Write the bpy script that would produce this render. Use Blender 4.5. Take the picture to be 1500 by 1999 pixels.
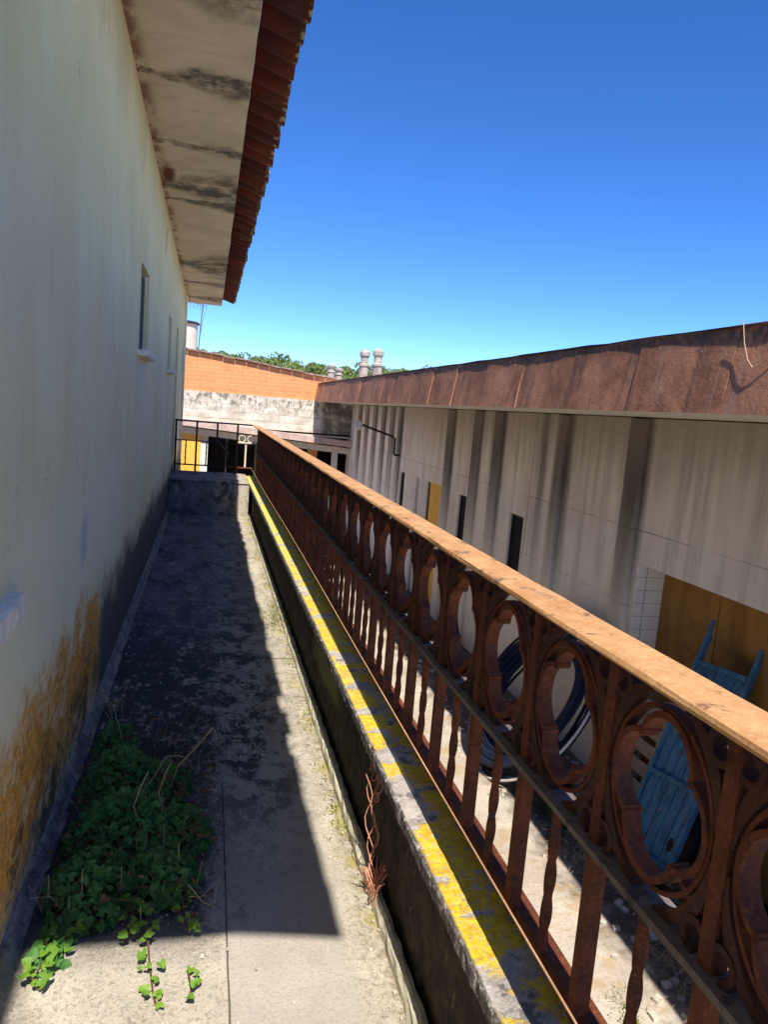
import bpy, bmesh, math, random
from mathutils import Vector, Matrix
C = bpy.context.scene
for o in list(bpy.data.objects): bpy.data.objects.remove(o)
col = C.collection
R = math.radians
rnd = random.Random(7)

# ------------------------------------------------------------------ camera
# world: Y runs along the walkway, X to the right, Z up; eye height is z = 0
cx_ = Vector((0.97040, -0.22729, 0.08161))
cd_ = Vector((0.04833, -0.14830, -0.98776))
cf_ = Vector((0.23661, 0.96247, -0.13293))
M = Matrix((( cx_[0], -cd_[0], -cf_[0], 0), (cx_[1], -cd_[1], -cf_[1], 0), (cx_[2], -cd_[2], -cf_[2], 0), (0, 0, 0, 1)))
cam = bpy.data.cameras.new('camera'); cam.sensor_fit = 'VERTICAL'; cam.sensor_height = 24.0
cam.lens = 1444.0 / 1999.0 * 24.0; cam.clip_start = 0.05; cam.clip_end = 2000
co = bpy.data.objects.new('camera', cam); co.matrix_world = M; col.objects.link(co); C.camera = co

# ------------------------------------------------------------------ light
SUN_EL = 55.0
sd = Vector((0.018 * math.sin(R(SUN_EL)), math.cos(R(SUN_EL)), -math.sin(R(SUN_EL)))).normalized()   # travel direction
sun = bpy.data.lights.new('sun', 'SUN'); sun.energy = 3.1; sun.angle = R(0.5); sun.color = (1.0, 0.91, 0.79)
so = bpy.data.objects.new('sun', sun); so.rotation_euler = sd.to_track_quat('-Z', 'Y').to_euler(); col.objects.link(so)
w = bpy.data.worlds.new('World'); C.world = w; w.use_nodes = True
wn = w.node_tree; wn.nodes.clear()
sk = wn.nodes.new('ShaderNodeTexSky'); sk.sky_type = 'NISHITA'; sk.sun_disc = False
sk.sun_elevation = R(SUN_EL); sk.sun_rotation = math.atan2(-sd.x, -sd.y)
sk.altitude = 2200; sk.air_density = 0.6; sk.dust_density = 0.0; sk.ozone_density = 3.0
bg = wn.nodes.new('ShaderNodeBackground'); bg.inputs[1].default_value = 0.15
wo = wn.nodes.new('ShaderNodeOutputWorld')
hs = wn.nodes.new('ShaderNodeHueSaturation'); hs.inputs['Hue'].default_value = 0.508; hs.inputs['Saturation'].default_value = 1.25; hs.inputs['Value'].default_value = 0.86
wn.links.new(sk.outputs[0], hs.inputs['Color']); wn.links.new(hs.outputs[0], bg.inputs[0]); wn.links.new(bg.outputs[0], wo.inputs[0])
C.view_settings.view_transform = 'Standard'; C.view_settings.look = 'None'
C.view_settings.exposure = 1.2; C.view_settings.gamma = 1.0
C.render.engine = 'CYCLES'; C.cycles.max_bounces = 12; C.cycles.diffuse_bounces = 8

# ------------------------------------------------------------------ node helper
class NT:
    def __init__(s, name, rough=0.85, metal=0.0):
        s.m = bpy.data.materials.new(name); s.m.use_nodes = True
        s.t = s.m.node_tree; s.b = s.t.nodes['Principled BSDF']
        s.b.inputs['Roughness'].default_value = rough; s.b.inputs['Metallic'].default_value = metal
        s.b.inputs['Specular IOR Level'].default_value = 0.3
        g = s.n('ShaderNodeNewGeometry'); s.P = g.outputs['Position']; s.N = g.outputs['Normal']
        x = s.n('ShaderNodeSeparateXYZ'); s.l(s.P, x.inputs[0]); s.X, s.Y, s.Z = x.outputs
    def n(s, t): return s.t.nodes.new(t)
    def l(s, a, b): s.t.links.new(a, b)
    def put(s, inp, v):
        if isinstance(v, (int, float)): inp.default_value = v
        elif isinstance(v, tuple): inp.default_value = v if len(v) == 4 or inp.type == 'VECTOR' else (*v, 1)
        else: s.l(v, inp)
    def vec(s, sx=1, sy=1, sz=1, off=(0, 0, 0)):
        m = s.n('ShaderNodeMapping'); s.l(s.P, m.inputs[0]); m.inputs['Scale'].default_value = (sx, sy, sz); m.inputs['Location'].default_value = off
        return m.outputs[0]
    def noise(s, scale, detail=4, rough=0.6, v=None, dist=0.0):
        k = s.n('ShaderNodeTexNoise'); s.l(v if v is not None else s.P, k.inputs['Vector'])
        k.inputs['Scale'].default_value = scale; k.inputs['Detail'].default_value = detail
        k.inputs['Roughness'].default_value = rough; k.inputs['Distortion'].default_value = dist
        return k.outputs['Fac']
    def voro(s, scale, v=None, feat='F1', out='Distance'):
        k = s.n('ShaderNodeTexVoronoi'); k.feature = feat; s.l(v if v is not None else s.P, k.inputs['Vector']); k.inputs['Scale'].default_value = scale
        return k.outputs[out]
    def m_(s, op, a, b=0.0, clamp=False):
        k = s.n('ShaderNodeMath'); k.operation = op; k.use_clamp = clamp; s.put(k.inputs[0], a); s.put(k.inputs[1], b); return k.outputs[0]
    def sm(s, v, a, b):            # smoothstep 0 at a .. 1 at b
        k = s.n('ShaderNodeMapRange'); k.interpolation_type = 'SMOOTHSTEP'; s.put(k.inputs[0], v)
        if a < b: k.inputs[1].default_value = a; k.inputs[2].default_value = b; return k.outputs[0]
        k.inputs[1].default_value = b; k.inputs[2].default_value = a; k.inputs[3].default_value = 1; k.inputs[4].default_value = 0; return k.outputs[0]
    def mul(s, *a):
        r = a[0]
        for b in a[1:]: r = s.m_('MULTIPLY', r, b)
        return r
    def add(s, *a):
        r = a[0]
        for b in a[1:]: r = s.m_('ADD', r, b)
        return r
    def mx(s, a, b): return s.m_('MAXIMUM', a, b)
    def mix(s, f, a, b):
        k = s.n('ShaderNodeMix'); k.data_type = 'RGBA'; s.put(k.inputs[0], f); s.put(k.inputs[6], a); s.put(k.inputs[7], b); return k.outputs[2]
    def ramp(s, f, stops, mode='LINEAR'):
        k = s.n('ShaderNodeValToRGB'); s.put(k.inputs[0], f); e = k.color_ramp.elements; k.color_ramp.interpolation = mode
        while len(e) < len(stops): e.new(0.5)
        for i, (p, c) in enumerate(stops):
            e[i].position = p; e[i].color = (c, c, c, 1) if isinstance(c, (int, float)) else (*c, 1)
        return k.outputs[0]
    def blob(s, cy, cz, ry, rz, nz=0.5, sc=2.0, ax='YZ', soft=(1.1, 0.4)):   # noisy ellipse in the plane of a wall
        A = {'X': s.X, 'Y': s.Y, 'Z': s.Z}
        a = s.m_('DIVIDE', s.m_('SUBTRACT', A[ax[0]], cy), ry); b = s.m_('DIVIDE', s.m_('SUBTRACT', A[ax[1]], cz), rz)
        d = s.m_('SQRT', s.add(s.mul(a, a), s.mul(b, b)))
        d = s.add(d, s.mul(s.m_('SUBTRACT', s.noise(sc, 5), 0.5), nz * 2))
        return s.sm(d, soft[0], soft[1])
    def done(s, color, bump=None, strength=0.3, dist=0.01, rough=None):
        s.put(s.b.inputs['Base Color'], color)
        if rough is not None: s.put(s.b.inputs['Roughness'], rough)
        if bump is not None:
            k = s.n('ShaderNodeBump'); k.inputs['Strength'].default_value = strength; k.inputs['Distance'].default_value = dist
            s.put(k.inputs['Height'], bump); s.l(k.outputs[0], s.b.inputs['Normal'])
        return s.m

def lines(t, v, pos, wd):      # 1 on thin lines at the given coordinates
    r = None
    for p in pos:
        q = t.m_('LESS_THAN', t.m_('ABSOLUTE', t.m_('SUBTRACT', v, p)), wd)
        r = q if r is None else t.mx(r, q)
    return r

# ---- house plaster
def mat_plaster():
    t = NT('plaster', 0.9)
    st = t.noise(1, 6, 0.66, t.vec(1.6, 1.6, 0.7), 0.9); st2 = t.noise(1, 4, 0.6, t.vec(18, 18, 1.0, (3, 1, 0)))
    big = t.noise(0.9, 4, 0.6)
    c = t.mix(t.sm(st, 0.35, 0.7), (0.92, 0.79, 0.41), (0.98, 0.88, 0.51))
    c = t.mix(t.mul(t.sm(st2, 0.5, 0.75), 0.3), c, (0.62, 0.60, 0.36))
    c = t.mix(t.mul(t.sm(big, 0.45, 0.7), 0.45), c, (0.78, 0.67, 0.30))
    gr_ = t.noise(140, 4, 0.8); c = t.mix(t.mul(t.sm(gr_, 0.5, 0.7), 0.35), c, (0.42, 0.40, 0.24))
    pit = t.sm(t.voro(32), 0.13, 0.07); c = t.mix(t.mul(pit, t.sm(t.noise(2, 3), 0.5, 0.6), 0.5), c, (0.3, 0.28, 0.18))
    ck = t.mul(t.sm(t.m_('ABSOLUTE', t.m_('SUBTRACT', t.noise(1, 6, 0.65, t.vec(1, .9, .5, (3, 7, 2))), 0.5)), 0.0022, 0.0005), t.sm(t.noise(0.8, 2), 0.48, 0.55)); c = t.mix(t.mul(ck, 0.6), c, (0.25, 0.23, 0.16))
    # pale washed patch low on the near wall
    e = t.add(t.Z, t.mul(t.m_('SUBTRACT', st, 0.5), 0.9))
    pale = t.mul(t.sm(e, -0.2, -0.55), t.sm(t.Y, 5.2, 4.0))
    c = t.mix(t.mul(pale, 0.75), c, (0.95, 0.90, 0.58))
    c = t.mix(t.mul(t.blob(3.3, -0.64, 0.12, 0.14, 0.5, 14), 0.38), c, (0.25, 0.36, 0.6))
    # warm run-off under the eave
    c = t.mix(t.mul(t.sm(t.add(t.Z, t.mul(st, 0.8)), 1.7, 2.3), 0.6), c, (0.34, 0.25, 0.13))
    # black damp band
    e2 = t.add(t.Z, t.mul(t.m_('SUBTRACT', t.noise(1, 7, 0.72, t.vec(1.7, 1.7, 3.2)), 0.5), 0.7))
    ydist = t.mul(t.m_('SUBTRACT', t.Y, 10.0), 0.02)
    dark = t.mul(t.sm(e2, -0.88, -1.18), t.sm(t.add(t.Y, t.mul(t.m_('SUBTRACT', st2, 0.5), 0.5)), 3.6, 4.0))
    c = t.mix(t.mul(dark, 0.9), c, (0.045, 0.05, 0.058))
    # orange algae at the near base
    fl = t.noise(1, 8, 0.8, t.vec(3.2, 3.2, 4.8))
    e3 = t.add(t.Z, t.mul(t.m_('SUBTRACT', fl, 0.5), 0.9))
    og = t.mul(t.sm(e3, -0.86, -1.1), t.sm(t.Y, 3.95, 3.75), t.sm(t.noise(1, 8, 0.82, t.vec(4, 4, 8, (9, 2, 1))), 0.34, 0.5), t.sm(t.Z, -1.68, -1.35))
    c = t.mix(t.mul(og, 0.92), c, t.mix(t.sm(t.noise(40, 4, 0.8), 0.4, 0.6), (0.50, 0.20, 0.015), (0.95, 0.44, 0.03)))
    gm = t.mul(t.sm(e3, -1.1, -1.42), t.sm(t.Y, 4.0, 3.7), t.sm(t.noise(1, 7, 0.8, t.vec(4.5, 4.5, 7, (5, 5, 5))), 0.47, 0.56))
    c = t.mix(t.mul(gm, 0.8), c, (0.055, 0.05, 0.035))
    # streaks under sills
    for y0, y1, z in ((5.3, 6.2, 0.25), (8.9, 9.7, 0.25)):
        k = t.mul(t.sm(t.Y, y0, y0 + .1), t.sm(t.Y, y1, y1 - .1), t.sm(t.Z, z + .01, z - .01), t.sm(t.Z, z - 1.6, z), t.sm(st2, 0.4, 0.6))
        c = t.mix(t.mul(k, 0.5), c, (0.6, 0.62, 0.56))
    b = t.add(t.noise(70, 5, 0.8), t.mul(t.noise(9, 4), 1.6), t.mul(pit, -.8))
    return t.done(c, b, 0.7, 0.008)

def mat_soffit():
    t = NT('soffit_concrete', 0.9)
    n = t.noise(3, 6, 0.65); fn = t.noise(1, 5, 0.7, t.vec(2.5, 14, 8))
    c = t.mix(t.sm(n, 0.3, 0.7), (0.60, 0.52, 0.40), (0.74, 0.65, 0.52))
    c = t.mix(t.mul(t.sm(fn, 0.5, 0.75), 0.35), c, (0.45, 0.39, 0.3))
    wob = t.add(t.Y, t.mul(t.m_('SUBTRACT', t.noise(2.2, 5, 0.65), 0.5), 0.55))
    dk = None
    for y, s in ((3.6, .35), (4.72, .2), (5.9, .1), (7.0, .55), (7.5, .2), (10.9, 1.0), (12.6, .25), (14.4, .4)):
        wd = t.mul(t.add(t.sm(t.X, -0.45, 0.1), 0.35), s)
        q = t.sm(t.m_('DIVIDE', t.m_('ABSOLUTE', t.m_('SUBTRACT', wob, y)), wd), 1.1, 0.25)
        dk = q if dk is None else t.mx(dk, q)
    c = t.mix(t.mul(dk, t.sm(t.noise(5, 7, 0.75), 0.3, 0.6), 0.93), c, (0.07, 0.065, 0.055))
    rs = t.mul(t.sm(t.X, -0.4, -0.475), t.sm(t.noise(1, 5, 0.7, t.vec(8, 3, 8)), 0.42, 0.58))
    c = t.mix(t.mul(rs, 0.8), c, (0.2, 0.075, 0.03))
    c = t.mix(t.blob(-0.42, 6.7, 0.07, 0.35, 0.4, 6, 'XY'), c, (0.13, 0.045, 0.02))
    return t.done(c, t.add(t.noise(35, 5, 0.7), t.mul(fn, 1.5)), 0.35, 0.008)

def mat_tile():
    t = NT('clay_tile', 0.8)
    n = t.noise(9, 5, 0.65); v = t.noise(1, 2, 0.5, t.vec(1, 4.2, 1))
    c = t.mix(t.sm(v, 0.35, 0.65), (0.085, 0.016, 0.010), (0.17, 0.034, 0.018))
    c = t.mix(t.mul(t.sm(n, 0.45, 0.65), 0.7), c, (0.06, 0.03, 0.025))
    sunlit_tip = t.mul(t.sm(t.X, 0.36, 0.385), t.sm(t.noise(26, 3), 0.5, 0.6))
    c = t.mix(t.mul(sunlit_tip, 0.8), c, (0.5, 0.45, 0.22))  # sunlit specks on the eave tips, painted pale
    return t.done(c, t.noise(40, 4), 0.3, 0.005)

def mat_floor():
    t = NT('walkway_concrete', 0.92)
    n = t.noise(5, 6, 0.65); fine = t.noise(85, 5, 0.85); gr = t.voro(120)
    c = t.mix(t.sm(n, 0.3, 0.7), (0.44, 0.40, 0.33), (0.60, 0.55, 0.46))
    c = t.mix(t.mul(t.sm(fine, 0.48, 0.62), 0.7), c, (0.22, 0.19, 0.15))
    c = t.mix(t.mul(t.sm(gr, 0.3, 0.12), 0.6), c, (0.78, 0.74, 0.66))
    br_ = t.mul(t.sm(t.noise(2.6, 6, 0.75, t.vec(1, 1, 1, (2, 6, 1))), 0.5, 0.62), t.sm(fine, 0.4, 0.55)); c = t.mix(t.mul(br_, .6), c, (0.24, 0.2, 0.15))
    # smoother grey repair panel right of the joint
    pn = t.mul(t.sm(t.X, 0.125, 0.135), t.sm(t.X, 0.52, 0.45), t.sm(t.Y, 3.4, 3.1))
    c = t.mix(t.mul(pn, 0.55), c, (0.44, 0.42, 0.38))
    # soot and black algae, mostly further along and by the wall
    dn = t.noise(1, 8, 0.78, t.vec(6.5, 4.5, 5)); dn2 = t.noise(1, 6, 0.78, t.vec(24, 16, 9))
    reg = t.mul(t.sm(t.Y, 2.0, 3.3), t.sm(t.X, 0.62, 0.3))
    left = t.mul(t.sm(t.add(t.X, t.mul(t.m_('SUBTRACT', dn, 0.5), 0.9)), 0.2, -0.02), t.sm(t.Y, 1.9, 2.25))
    f = t.mul(reg, t.sm(t.add(dn, t.mul(dn2, 0.5), t.mul(t.sm(t.X, .35, -.35), .1)), 0.71, 0.82))
    f = t.mx(f, t.mul(left, t.sm(t.add(dn2, dn), 0.82, 0.98)))
    c = t.mix(t.mul(f, 0.93), c, (0.03, 0.032, 0.036))
    c = t.mix(t.mul(t.sm(t.X, -0.36, -0.46), t.sm(dn2, 0.3, 0.5), 0.85), c, (0.06, 0.058, 0.055))
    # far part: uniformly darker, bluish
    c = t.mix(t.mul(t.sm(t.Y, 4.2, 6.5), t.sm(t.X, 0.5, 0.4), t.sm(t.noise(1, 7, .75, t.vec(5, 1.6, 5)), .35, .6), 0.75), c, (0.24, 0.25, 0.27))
    # moss and soil along the drip edge
    ed = t.sm(t.add(t.X, t.mul(t.m_('SUBTRACT', dn2, 0.5), 0.35)), 0.5, 0.6)
    c = t.mix(t.mul(ed, t.sm(t.noise(30, 4, 0.7), 0.4, 0.6), 0.6), c, (0.14, 0.1, 0.05))
    gm = t.mul(ed, t.sm(t.noise(3.2, 3), 0.5, 0.62))
    c = t.mix(t.mul(gm, 0.75), c, (0.32, 0.29, 0.06))
    jt = t.mx(t.mul(t.m_('LESS_THAN', t.m_('ABSOLUTE', t.m_('SUBTRACT', t.add(t.X, t.mul(n, 0.01)), 0.135)), 0.003), t.sm(t.Y, 3.1, 2.9)),
              t.mul(t.m_('LESS_THAN', t.m_('ABSOLUTE', t.m_('SUBTRACT', t.add(t.Y, t.mul(n, 0.03)), 4.55)), 0.008), 1.0))
    c = t.mix(t.mul(jt, 0.8), c, (0.06, 0.05, 0.04))
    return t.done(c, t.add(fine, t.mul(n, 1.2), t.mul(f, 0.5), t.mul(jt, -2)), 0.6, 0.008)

def mat_cap(name='lichen_capstone', amount=1.0):
    t = NT(name, 0.95)
    n = t.noise(12, 5, 0.7); g = t.noise(110, 5, 0.85)
    c = t.mix(t.sm(n, 0.3, 0.7), (0.36, 0.33, 0.31), (0.60, 0.56, 0.52))
    c = t.mix(t.mul(t.sm(g, 0.5, 0.68), 0.6), c, (0.09, 0.08, 0.07))
    wv = t.n('ShaderNodeVectorMath'); wv.operation = 'ADD'; nn = t.n('ShaderNodeTexNoise'); nn.inputs['Scale'].default_value = 16
    t.l(t.P, nn.inputs['Vector']); sc = t.n('ShaderNodeVectorMath'); sc.operation = 'SCALE'; sc.inputs['Scale'].default_value = 0.11
    t.l(nn.outputs['Color'], sc.inputs[0]); t.l(t.P, wv.inputs[0]); t.l(sc.outputs[0], wv.inputs[1])
    v = t.voro(8.5, wv.outputs[0]); g = t.noise(110, 5, 0.85); key = t.noise(5.5, 2, 0.5)
    far = t.mul(t.sm(t.Y, 2.8, 7.5), 0.07)
    vc = t.n('ShaderNodeSeparateColor'); t.l(t.voro(8.5, wv.outputs[0], out='Color'), vc.inputs[0])
    pt = t.mul(t.sm(t.add(v, t.mul(t.m_('SUBTRACT', t.noise(38, 5, 0.75), 0.5), 0.35), t.mul(far, -1.2)), 0.72, 0.6), t.sm(t.add(vc.outputs[0], t.mul(far, 4)), 0.14, 0.2), t.sm(t.add(t.X, t.mul(t.m_('SUBTRACT', g, 0.5), 0.03)), 0.604, 0.612))
    rim = t.mul(t.sm(v, 0.15, 0.34), 1.0)
    lc = t.mix(t.sm(t.noise(45, 4, 0.7), 0.35, 0.65), (0.68, 0.40, 0.015), (0.82, 0.66, 0.03))
    lc = t.mix(t.mul(t.sm(t.noise(30, 3), 0.5, 0.62), t.sm(v, 0.3, 0.1)), lc, (0.5, 0.5, 0.42))
    lc = t.mix(t.mul(t.sm(t.Y, 3.5, 6.5), 0.65), lc, (0.62, 0.62, 0.12))
    c = t.mix(t.mul(pt, amount, t.sm(t.noise(75, 5, 0.85), 0.36, 0.5)), c, lc)
    wt = t.mul(t.sm(t.noise(14, 4, 0.7, t.vec(1, 1, 1, (4, 4, 4))), 0.58, 0.66), t.m_('SUBTRACT', 1.0, pt))
    c = t.mix(t.mul(wt, 0.7), c, (0.62, 0.63, 0.62))
    sd = t.mul(t.sm(t.X, 0.611, 0.604), t.sm(t.noise(45, 5, 0.8), 0.38, 0.52)); c = t.mix(t.mul(sd, .85), c, (0.06, 0.055, 0.045))
    bk = t.mul(t.sm(t.noise(8, 5, 0.75, t.vec(1, 1, 1, (7, 2, 9))), 0.53, 0.62), t.m_('SUBTRACT', 1.0, pt))
    c = t.mix(t.mul(bk, 0.75), c, (0.07, 0.075, 0.085))
    return t.done(c, t.add(g, t.mul(n, 2), t.mul(pt, 0.6)), 0.8, 0.008)

def mat_mossface():
    t = NT('black_damp_concrete', 0.95)
    n = t.noise(1, 6, 0.75, t.vec(12, 12, 12)); s = t.noise(1, 5, 0.7, t.vec(20, 7, 5))
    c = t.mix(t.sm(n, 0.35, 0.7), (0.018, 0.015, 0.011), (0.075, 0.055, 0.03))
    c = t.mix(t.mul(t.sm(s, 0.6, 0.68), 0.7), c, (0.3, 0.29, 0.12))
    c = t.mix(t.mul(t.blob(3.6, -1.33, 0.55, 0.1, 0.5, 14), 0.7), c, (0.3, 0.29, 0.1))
    return t.done(c, t.add(t.noise(70, 4, 0.7), n), 0.8, 0.01)

def mat_rust(name, a=(0.08, 0.022, 0.012), b=(0.17, 0.048, 0.02), hi=(0.27, 0.095, 0.035), r=0.75):
    t = NT(name, r, 0.0)
    n = t.noise(11, 6, 0.75); f = t.noise(85, 5, 0.75)
    c = t.mix(t.sm(n, 0.35, 0.65), a, b); c = t.mix(t.mul(t.sm(f, 0.5, 0.68), 0.6), c, hi)
    c = t.mix(t.mul(t.sm(t.noise(18, 5, 0.7, t.vec(1, 1, 1, (8, 3, 2))), 0.55, 0.66), 0.7), c, (0.045, 0.032, 0.034))
    return t.done(c, t.add(f, n), 0.4, 0.004)

def mat_rightwall():
    t = NT('stained_concrete_panels', 0.9)
    n = t.noise(1.4, 6, 0.65); st = t.noise(1, 5, 0.65, t.vec(1, 9, 0.5)); fs = t.noise(1, 4, 0.7, t.vec(1, 30, 1.4))
    c = t.mix(t.sm(n, 0.3, 0.7), (0.78, 0.72, 0.66), (0.92, 0.86, 0.80))
    c = t.mix(t.mul(t.sm(st, 0.45, 0.7), 0.4), c, (0.33, 0.29, 0.25))
    c = t.mix(t.mul(t.sm(fs, 0.5, 0.7), 0.3), c, (0.7, 0.66, 0.6))
    dk = None; lt = None
    yv = t.add(t.Y, t.mul(t.m_('SUBTRACT', t.noise(1, 3, 0.6, t.vec(1, 3, 1.1)), 0.5), 0.14))
    for y, wd, s in ((5.98, .24, 1), (7.4, .24, .9), (7.95, .12, .8), (9.3, .28, .95), (10.12, .24, .95), (11.35, .28, .95),
                     (14.6, .3, .9), (15.3, .25, .8), (16.1, .25, .85), (17.0, .3, .8), (17.9, .25, .8), (18.8, .3, .9)):
        q = t.mul(t.sm(t.m_('ABSOLUTE', t.m_('SUBTRACT', yv, y)), wd, wd * 0.35), s)
        dk = q if dk is None else t.mx(dk, q)
    for y, wd in ((7.68, .1), (9.76, .14), (6.32, .1), (4.9, .05), (8.6, .08), (14.75, .1), (15.7, .1), (16.6, .1), (17.45, .12)):
        q = t.sm(t.m_('ABSOLUTE', t.m_('SUBTRACT', yv, y)), wd, wd * 0.3)
        lt = q if lt is None else t.mx(lt, q)
    fade = t.add(t.mul(t.sm(t.add(t.Z, t.mul(n, 0.6)), -1.9, 0.2), 0.75), 0.2)
    c = t.mix(t.m_('MINIMUM', t.mul(dk, fade, t.add(t.mul(fs, 0.6), 0.75), 1.0), .93), c, (0.07, 0.062, 0.052))
    c = t.mix(t.mul(lt, 0.8), c, (0.88, 0.84, 0.77))
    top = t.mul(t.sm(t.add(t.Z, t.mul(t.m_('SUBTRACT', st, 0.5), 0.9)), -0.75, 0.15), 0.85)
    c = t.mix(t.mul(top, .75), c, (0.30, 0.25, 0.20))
    jz = lines(t, t.add(t.Z, t.mul(n, 0.01)), (-0.85, -1.55, -2.5), 0.004); jy = lines(t, t.Y, (8.22, 3.3, 12.4, 16.4), 0.01)
    j = t.mx(jz, jy)
    c = t.mix(t.mul(j, t.sm(t.noise(1.3, 4), .35, .6), 0.7), c, (0.08, 0.07, 0.06))
    low = t.sm(t.Z, -1.3, -2.2)
    c = t.mix(t.mul(low, 0.8), c, (0.8, 0.76, 0.68))  # sunlight bounced off the yard, painted into the pale lower wall
    return t.done(c, t.add(t.noise(40, 4, 0.7), t.mul(n, 1), t.mul(j, -3)), 0.35, 0.01)

def mat_fascia():
    t = NT('rusted_sheet_metal', 0.72)
    n = t.noise(1, 6, 0.7, t.vec(2, 2.2, 3)); st = t.noise(1, 5, 0.65, t.vec(1, 7, 1.1)); f = t.noise(38, 4, 0.75)
    c = t.mix(t.sm(n, 0.32, 0.66), (0.28, 0.125, 0.075), (0.56, 0.27, 0.16))
    c = t.mix(t.mul(t.sm(st, 0.5, 0.66), 0.6), c, (0.15, 0.085, 0.06))
    c = t.mix(t.mul(t.sm(t.noise(1, 4, 0.6, t.vec(1, 12, 1.3, (4, 4, 4))), 0.6, 0.7), 0.6), c, (0.45, 0.3, 0.24))
    c = t.mix(t.mul(t.sm(f, 0.56, 0.68), 0.6), c, (0.42, 0.22, 0.1))
    sp = t.mul(t.sm(t.voro(30), 0.2, 0.1), t.sm(t.noise(3, 4, 0.7), 0.52, 0.6))
    c = t.mix(t.mul(sp, 0.75), c, (0.66, 0.55, 0.36))
    tp = t.mul(t.sm(t.add(t.Z, t.mul(t.m_('SUBTRACT', n, 0.5), 0.22)), 0.5, 0.58), t.sm(t.noise(20, 4, 0.7), 0.4, 0.55))
    c = t.mix(t.mul(tp, 0.7), c, (0.09, 0.075, 0.045))
    return t.done(c, t.add(f, t.mul(n, 2)), 0.4, 0.01)

def mat_ground():
    t = NT('yard_concrete', 0.95)
    n = t.noise(1.6, 6, 0.7); f = t.noise(45, 4, 0.75)
    c = t.mix(t.sm(n, 0.35, 0.65), (0.46, 0.4, 0.33), (0.58, 0.52, 0.44))
    c = t.mix(t.mul(t.sm(f, 0.5, 0.66), 0.5), c, (0.26, 0.22, 0.17))
    c = t.mix(t.mul(t.sm(t.noise(4, 5, 0.75, t.vec(1, 1, 1, (3, 8, 1))), 0.54, 0.62), 0.6), c, (0.42, 0.3, 0.14))
    soil = t.mul(t.sm(t.add(t.X, t.mul(t.m_('SUBTRACT', t.noise(3.5, 5, 0.7), 0.5), 0.9)), 2.62, 2.95), t.sm(t.X, 12, 11))
    c = t.mix(t.mul(soil, 0.9), c, t.mix(t.sm(t.noise(22, 5, 0.75), 0.35, 0.65), (0.03, 0.026, 0.024), (0.13, 0.10, 0.07)))
    far = t.sm(t.Y, 30, 45)
    c = t.mix(far, c, (0.09, 0.12, 0.04))
    return t.done(c, t.add(f, t.mul(n, 2)), 0.6, 0.015)

def mat_brick():
    t = NT('orange_hollow_brick', 0.9)
    b = t.n('ShaderNodeTexBrick'); sw = t.n('ShaderNodeCombineXYZ'); t.l(t.X, sw.inputs[0]); t.l(t.Z, sw.inputs[1]); t.l(sw.outputs[0], b.inputs[0])
    b.inputs['Color1'].default_value = (0.84, 0.34, 0.14, 1); b.inputs['Color2'].default_value = (0.76, 0.29, 0.115, 1); b.inputs['Mortar'].default_value = (0.80, 0.40, 0.2, 1)
    b.inputs['Scale'].default_value = 1; b.inputs['Brick Width'].default_value = 0.3; b.inputs['Row Height'].default_value = 0.1; b.inputs['Mortar Size'].default_value = 0.008
    n = t.noise(3, 5, 0.7)
    c = t.mix(t.mul(t.sm(n, 0.5, 0.7), 0.5), b.outputs[0], (0.62, 0.22, 0.09))
    c = t.mix(t.mul(t.sm(t.noise(9, 4, 0.7), 0.6, 0.7), 0.4), c, (0.68, 0.36, 0.2))
    return t.done(c, b.outputs['Fac'], -0.3, 0.01)

def mat_band():
    t = NT('weathered_beam_concrete', 0.9)
    n = t.noise(1, 6, 0.7, t.vec(2.2, 1, 5)); s = t.noise(1, 5, 0.75, t.vec(9, 1, 5, (2, 2, 2)))
    c = t.mix(t.sm(n, 0.35, 0.65), (0.5, 0.46, 0.38), (0.78, 0.74, 0.65))
    up = t.sm(t.Z, -0.45, 0.05)
    c = t.mix(t.mul(t.sm(s, 0.48, 0.58), t.add(t.mul(up, 0.7), 0.15)), c, (0.16, 0.15, 0.12))
    mould_shade = t.mul(t.sm(t.X, 2.9, 3.1), t.sm(t.noise(2.5, 6, 0.75), 0.3, 0.55)); c = t.mix(t.mul(mould_shade, .8), c, (0.07, 0.07, 0.065))  # black mould, plus the overhang's shade darkened into the beam's colour
    c = t.mix(t.mul(lines(t, t.Z, (-0.1, -0.3, -0.5), 0.012), 0.35), c, (0.2, 0.18, 0.15))
    return t.done(c, t.noise(20, 4), 0.3, 0.01)

def mat_plain(name, colr, var=0.25, rough=0.8, metal=0.0, sc=8, dirt=(0.05, 0.045, 0.04), da=0.35, stretch=(1, 1, 1), bump=0.2):
    t = NT(name, rough, metal)
    n = t.noise(sc, 5, 0.65, t.vec(*stretch)); k = t.noise(sc * 3.1, 4, 0.7)
    lo = tuple(x * (1 - var) for x in colr); hi = tuple(min(1, x * (1 + var)) for x in colr)
    c = t.mix(t.sm(n, 0.3, 0.7), lo, hi); c = t.mix(t.mul(t.sm(k, 0.55, 0.7), da), c, dirt)
    return t.done(c, k, bump, 0.005)

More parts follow.
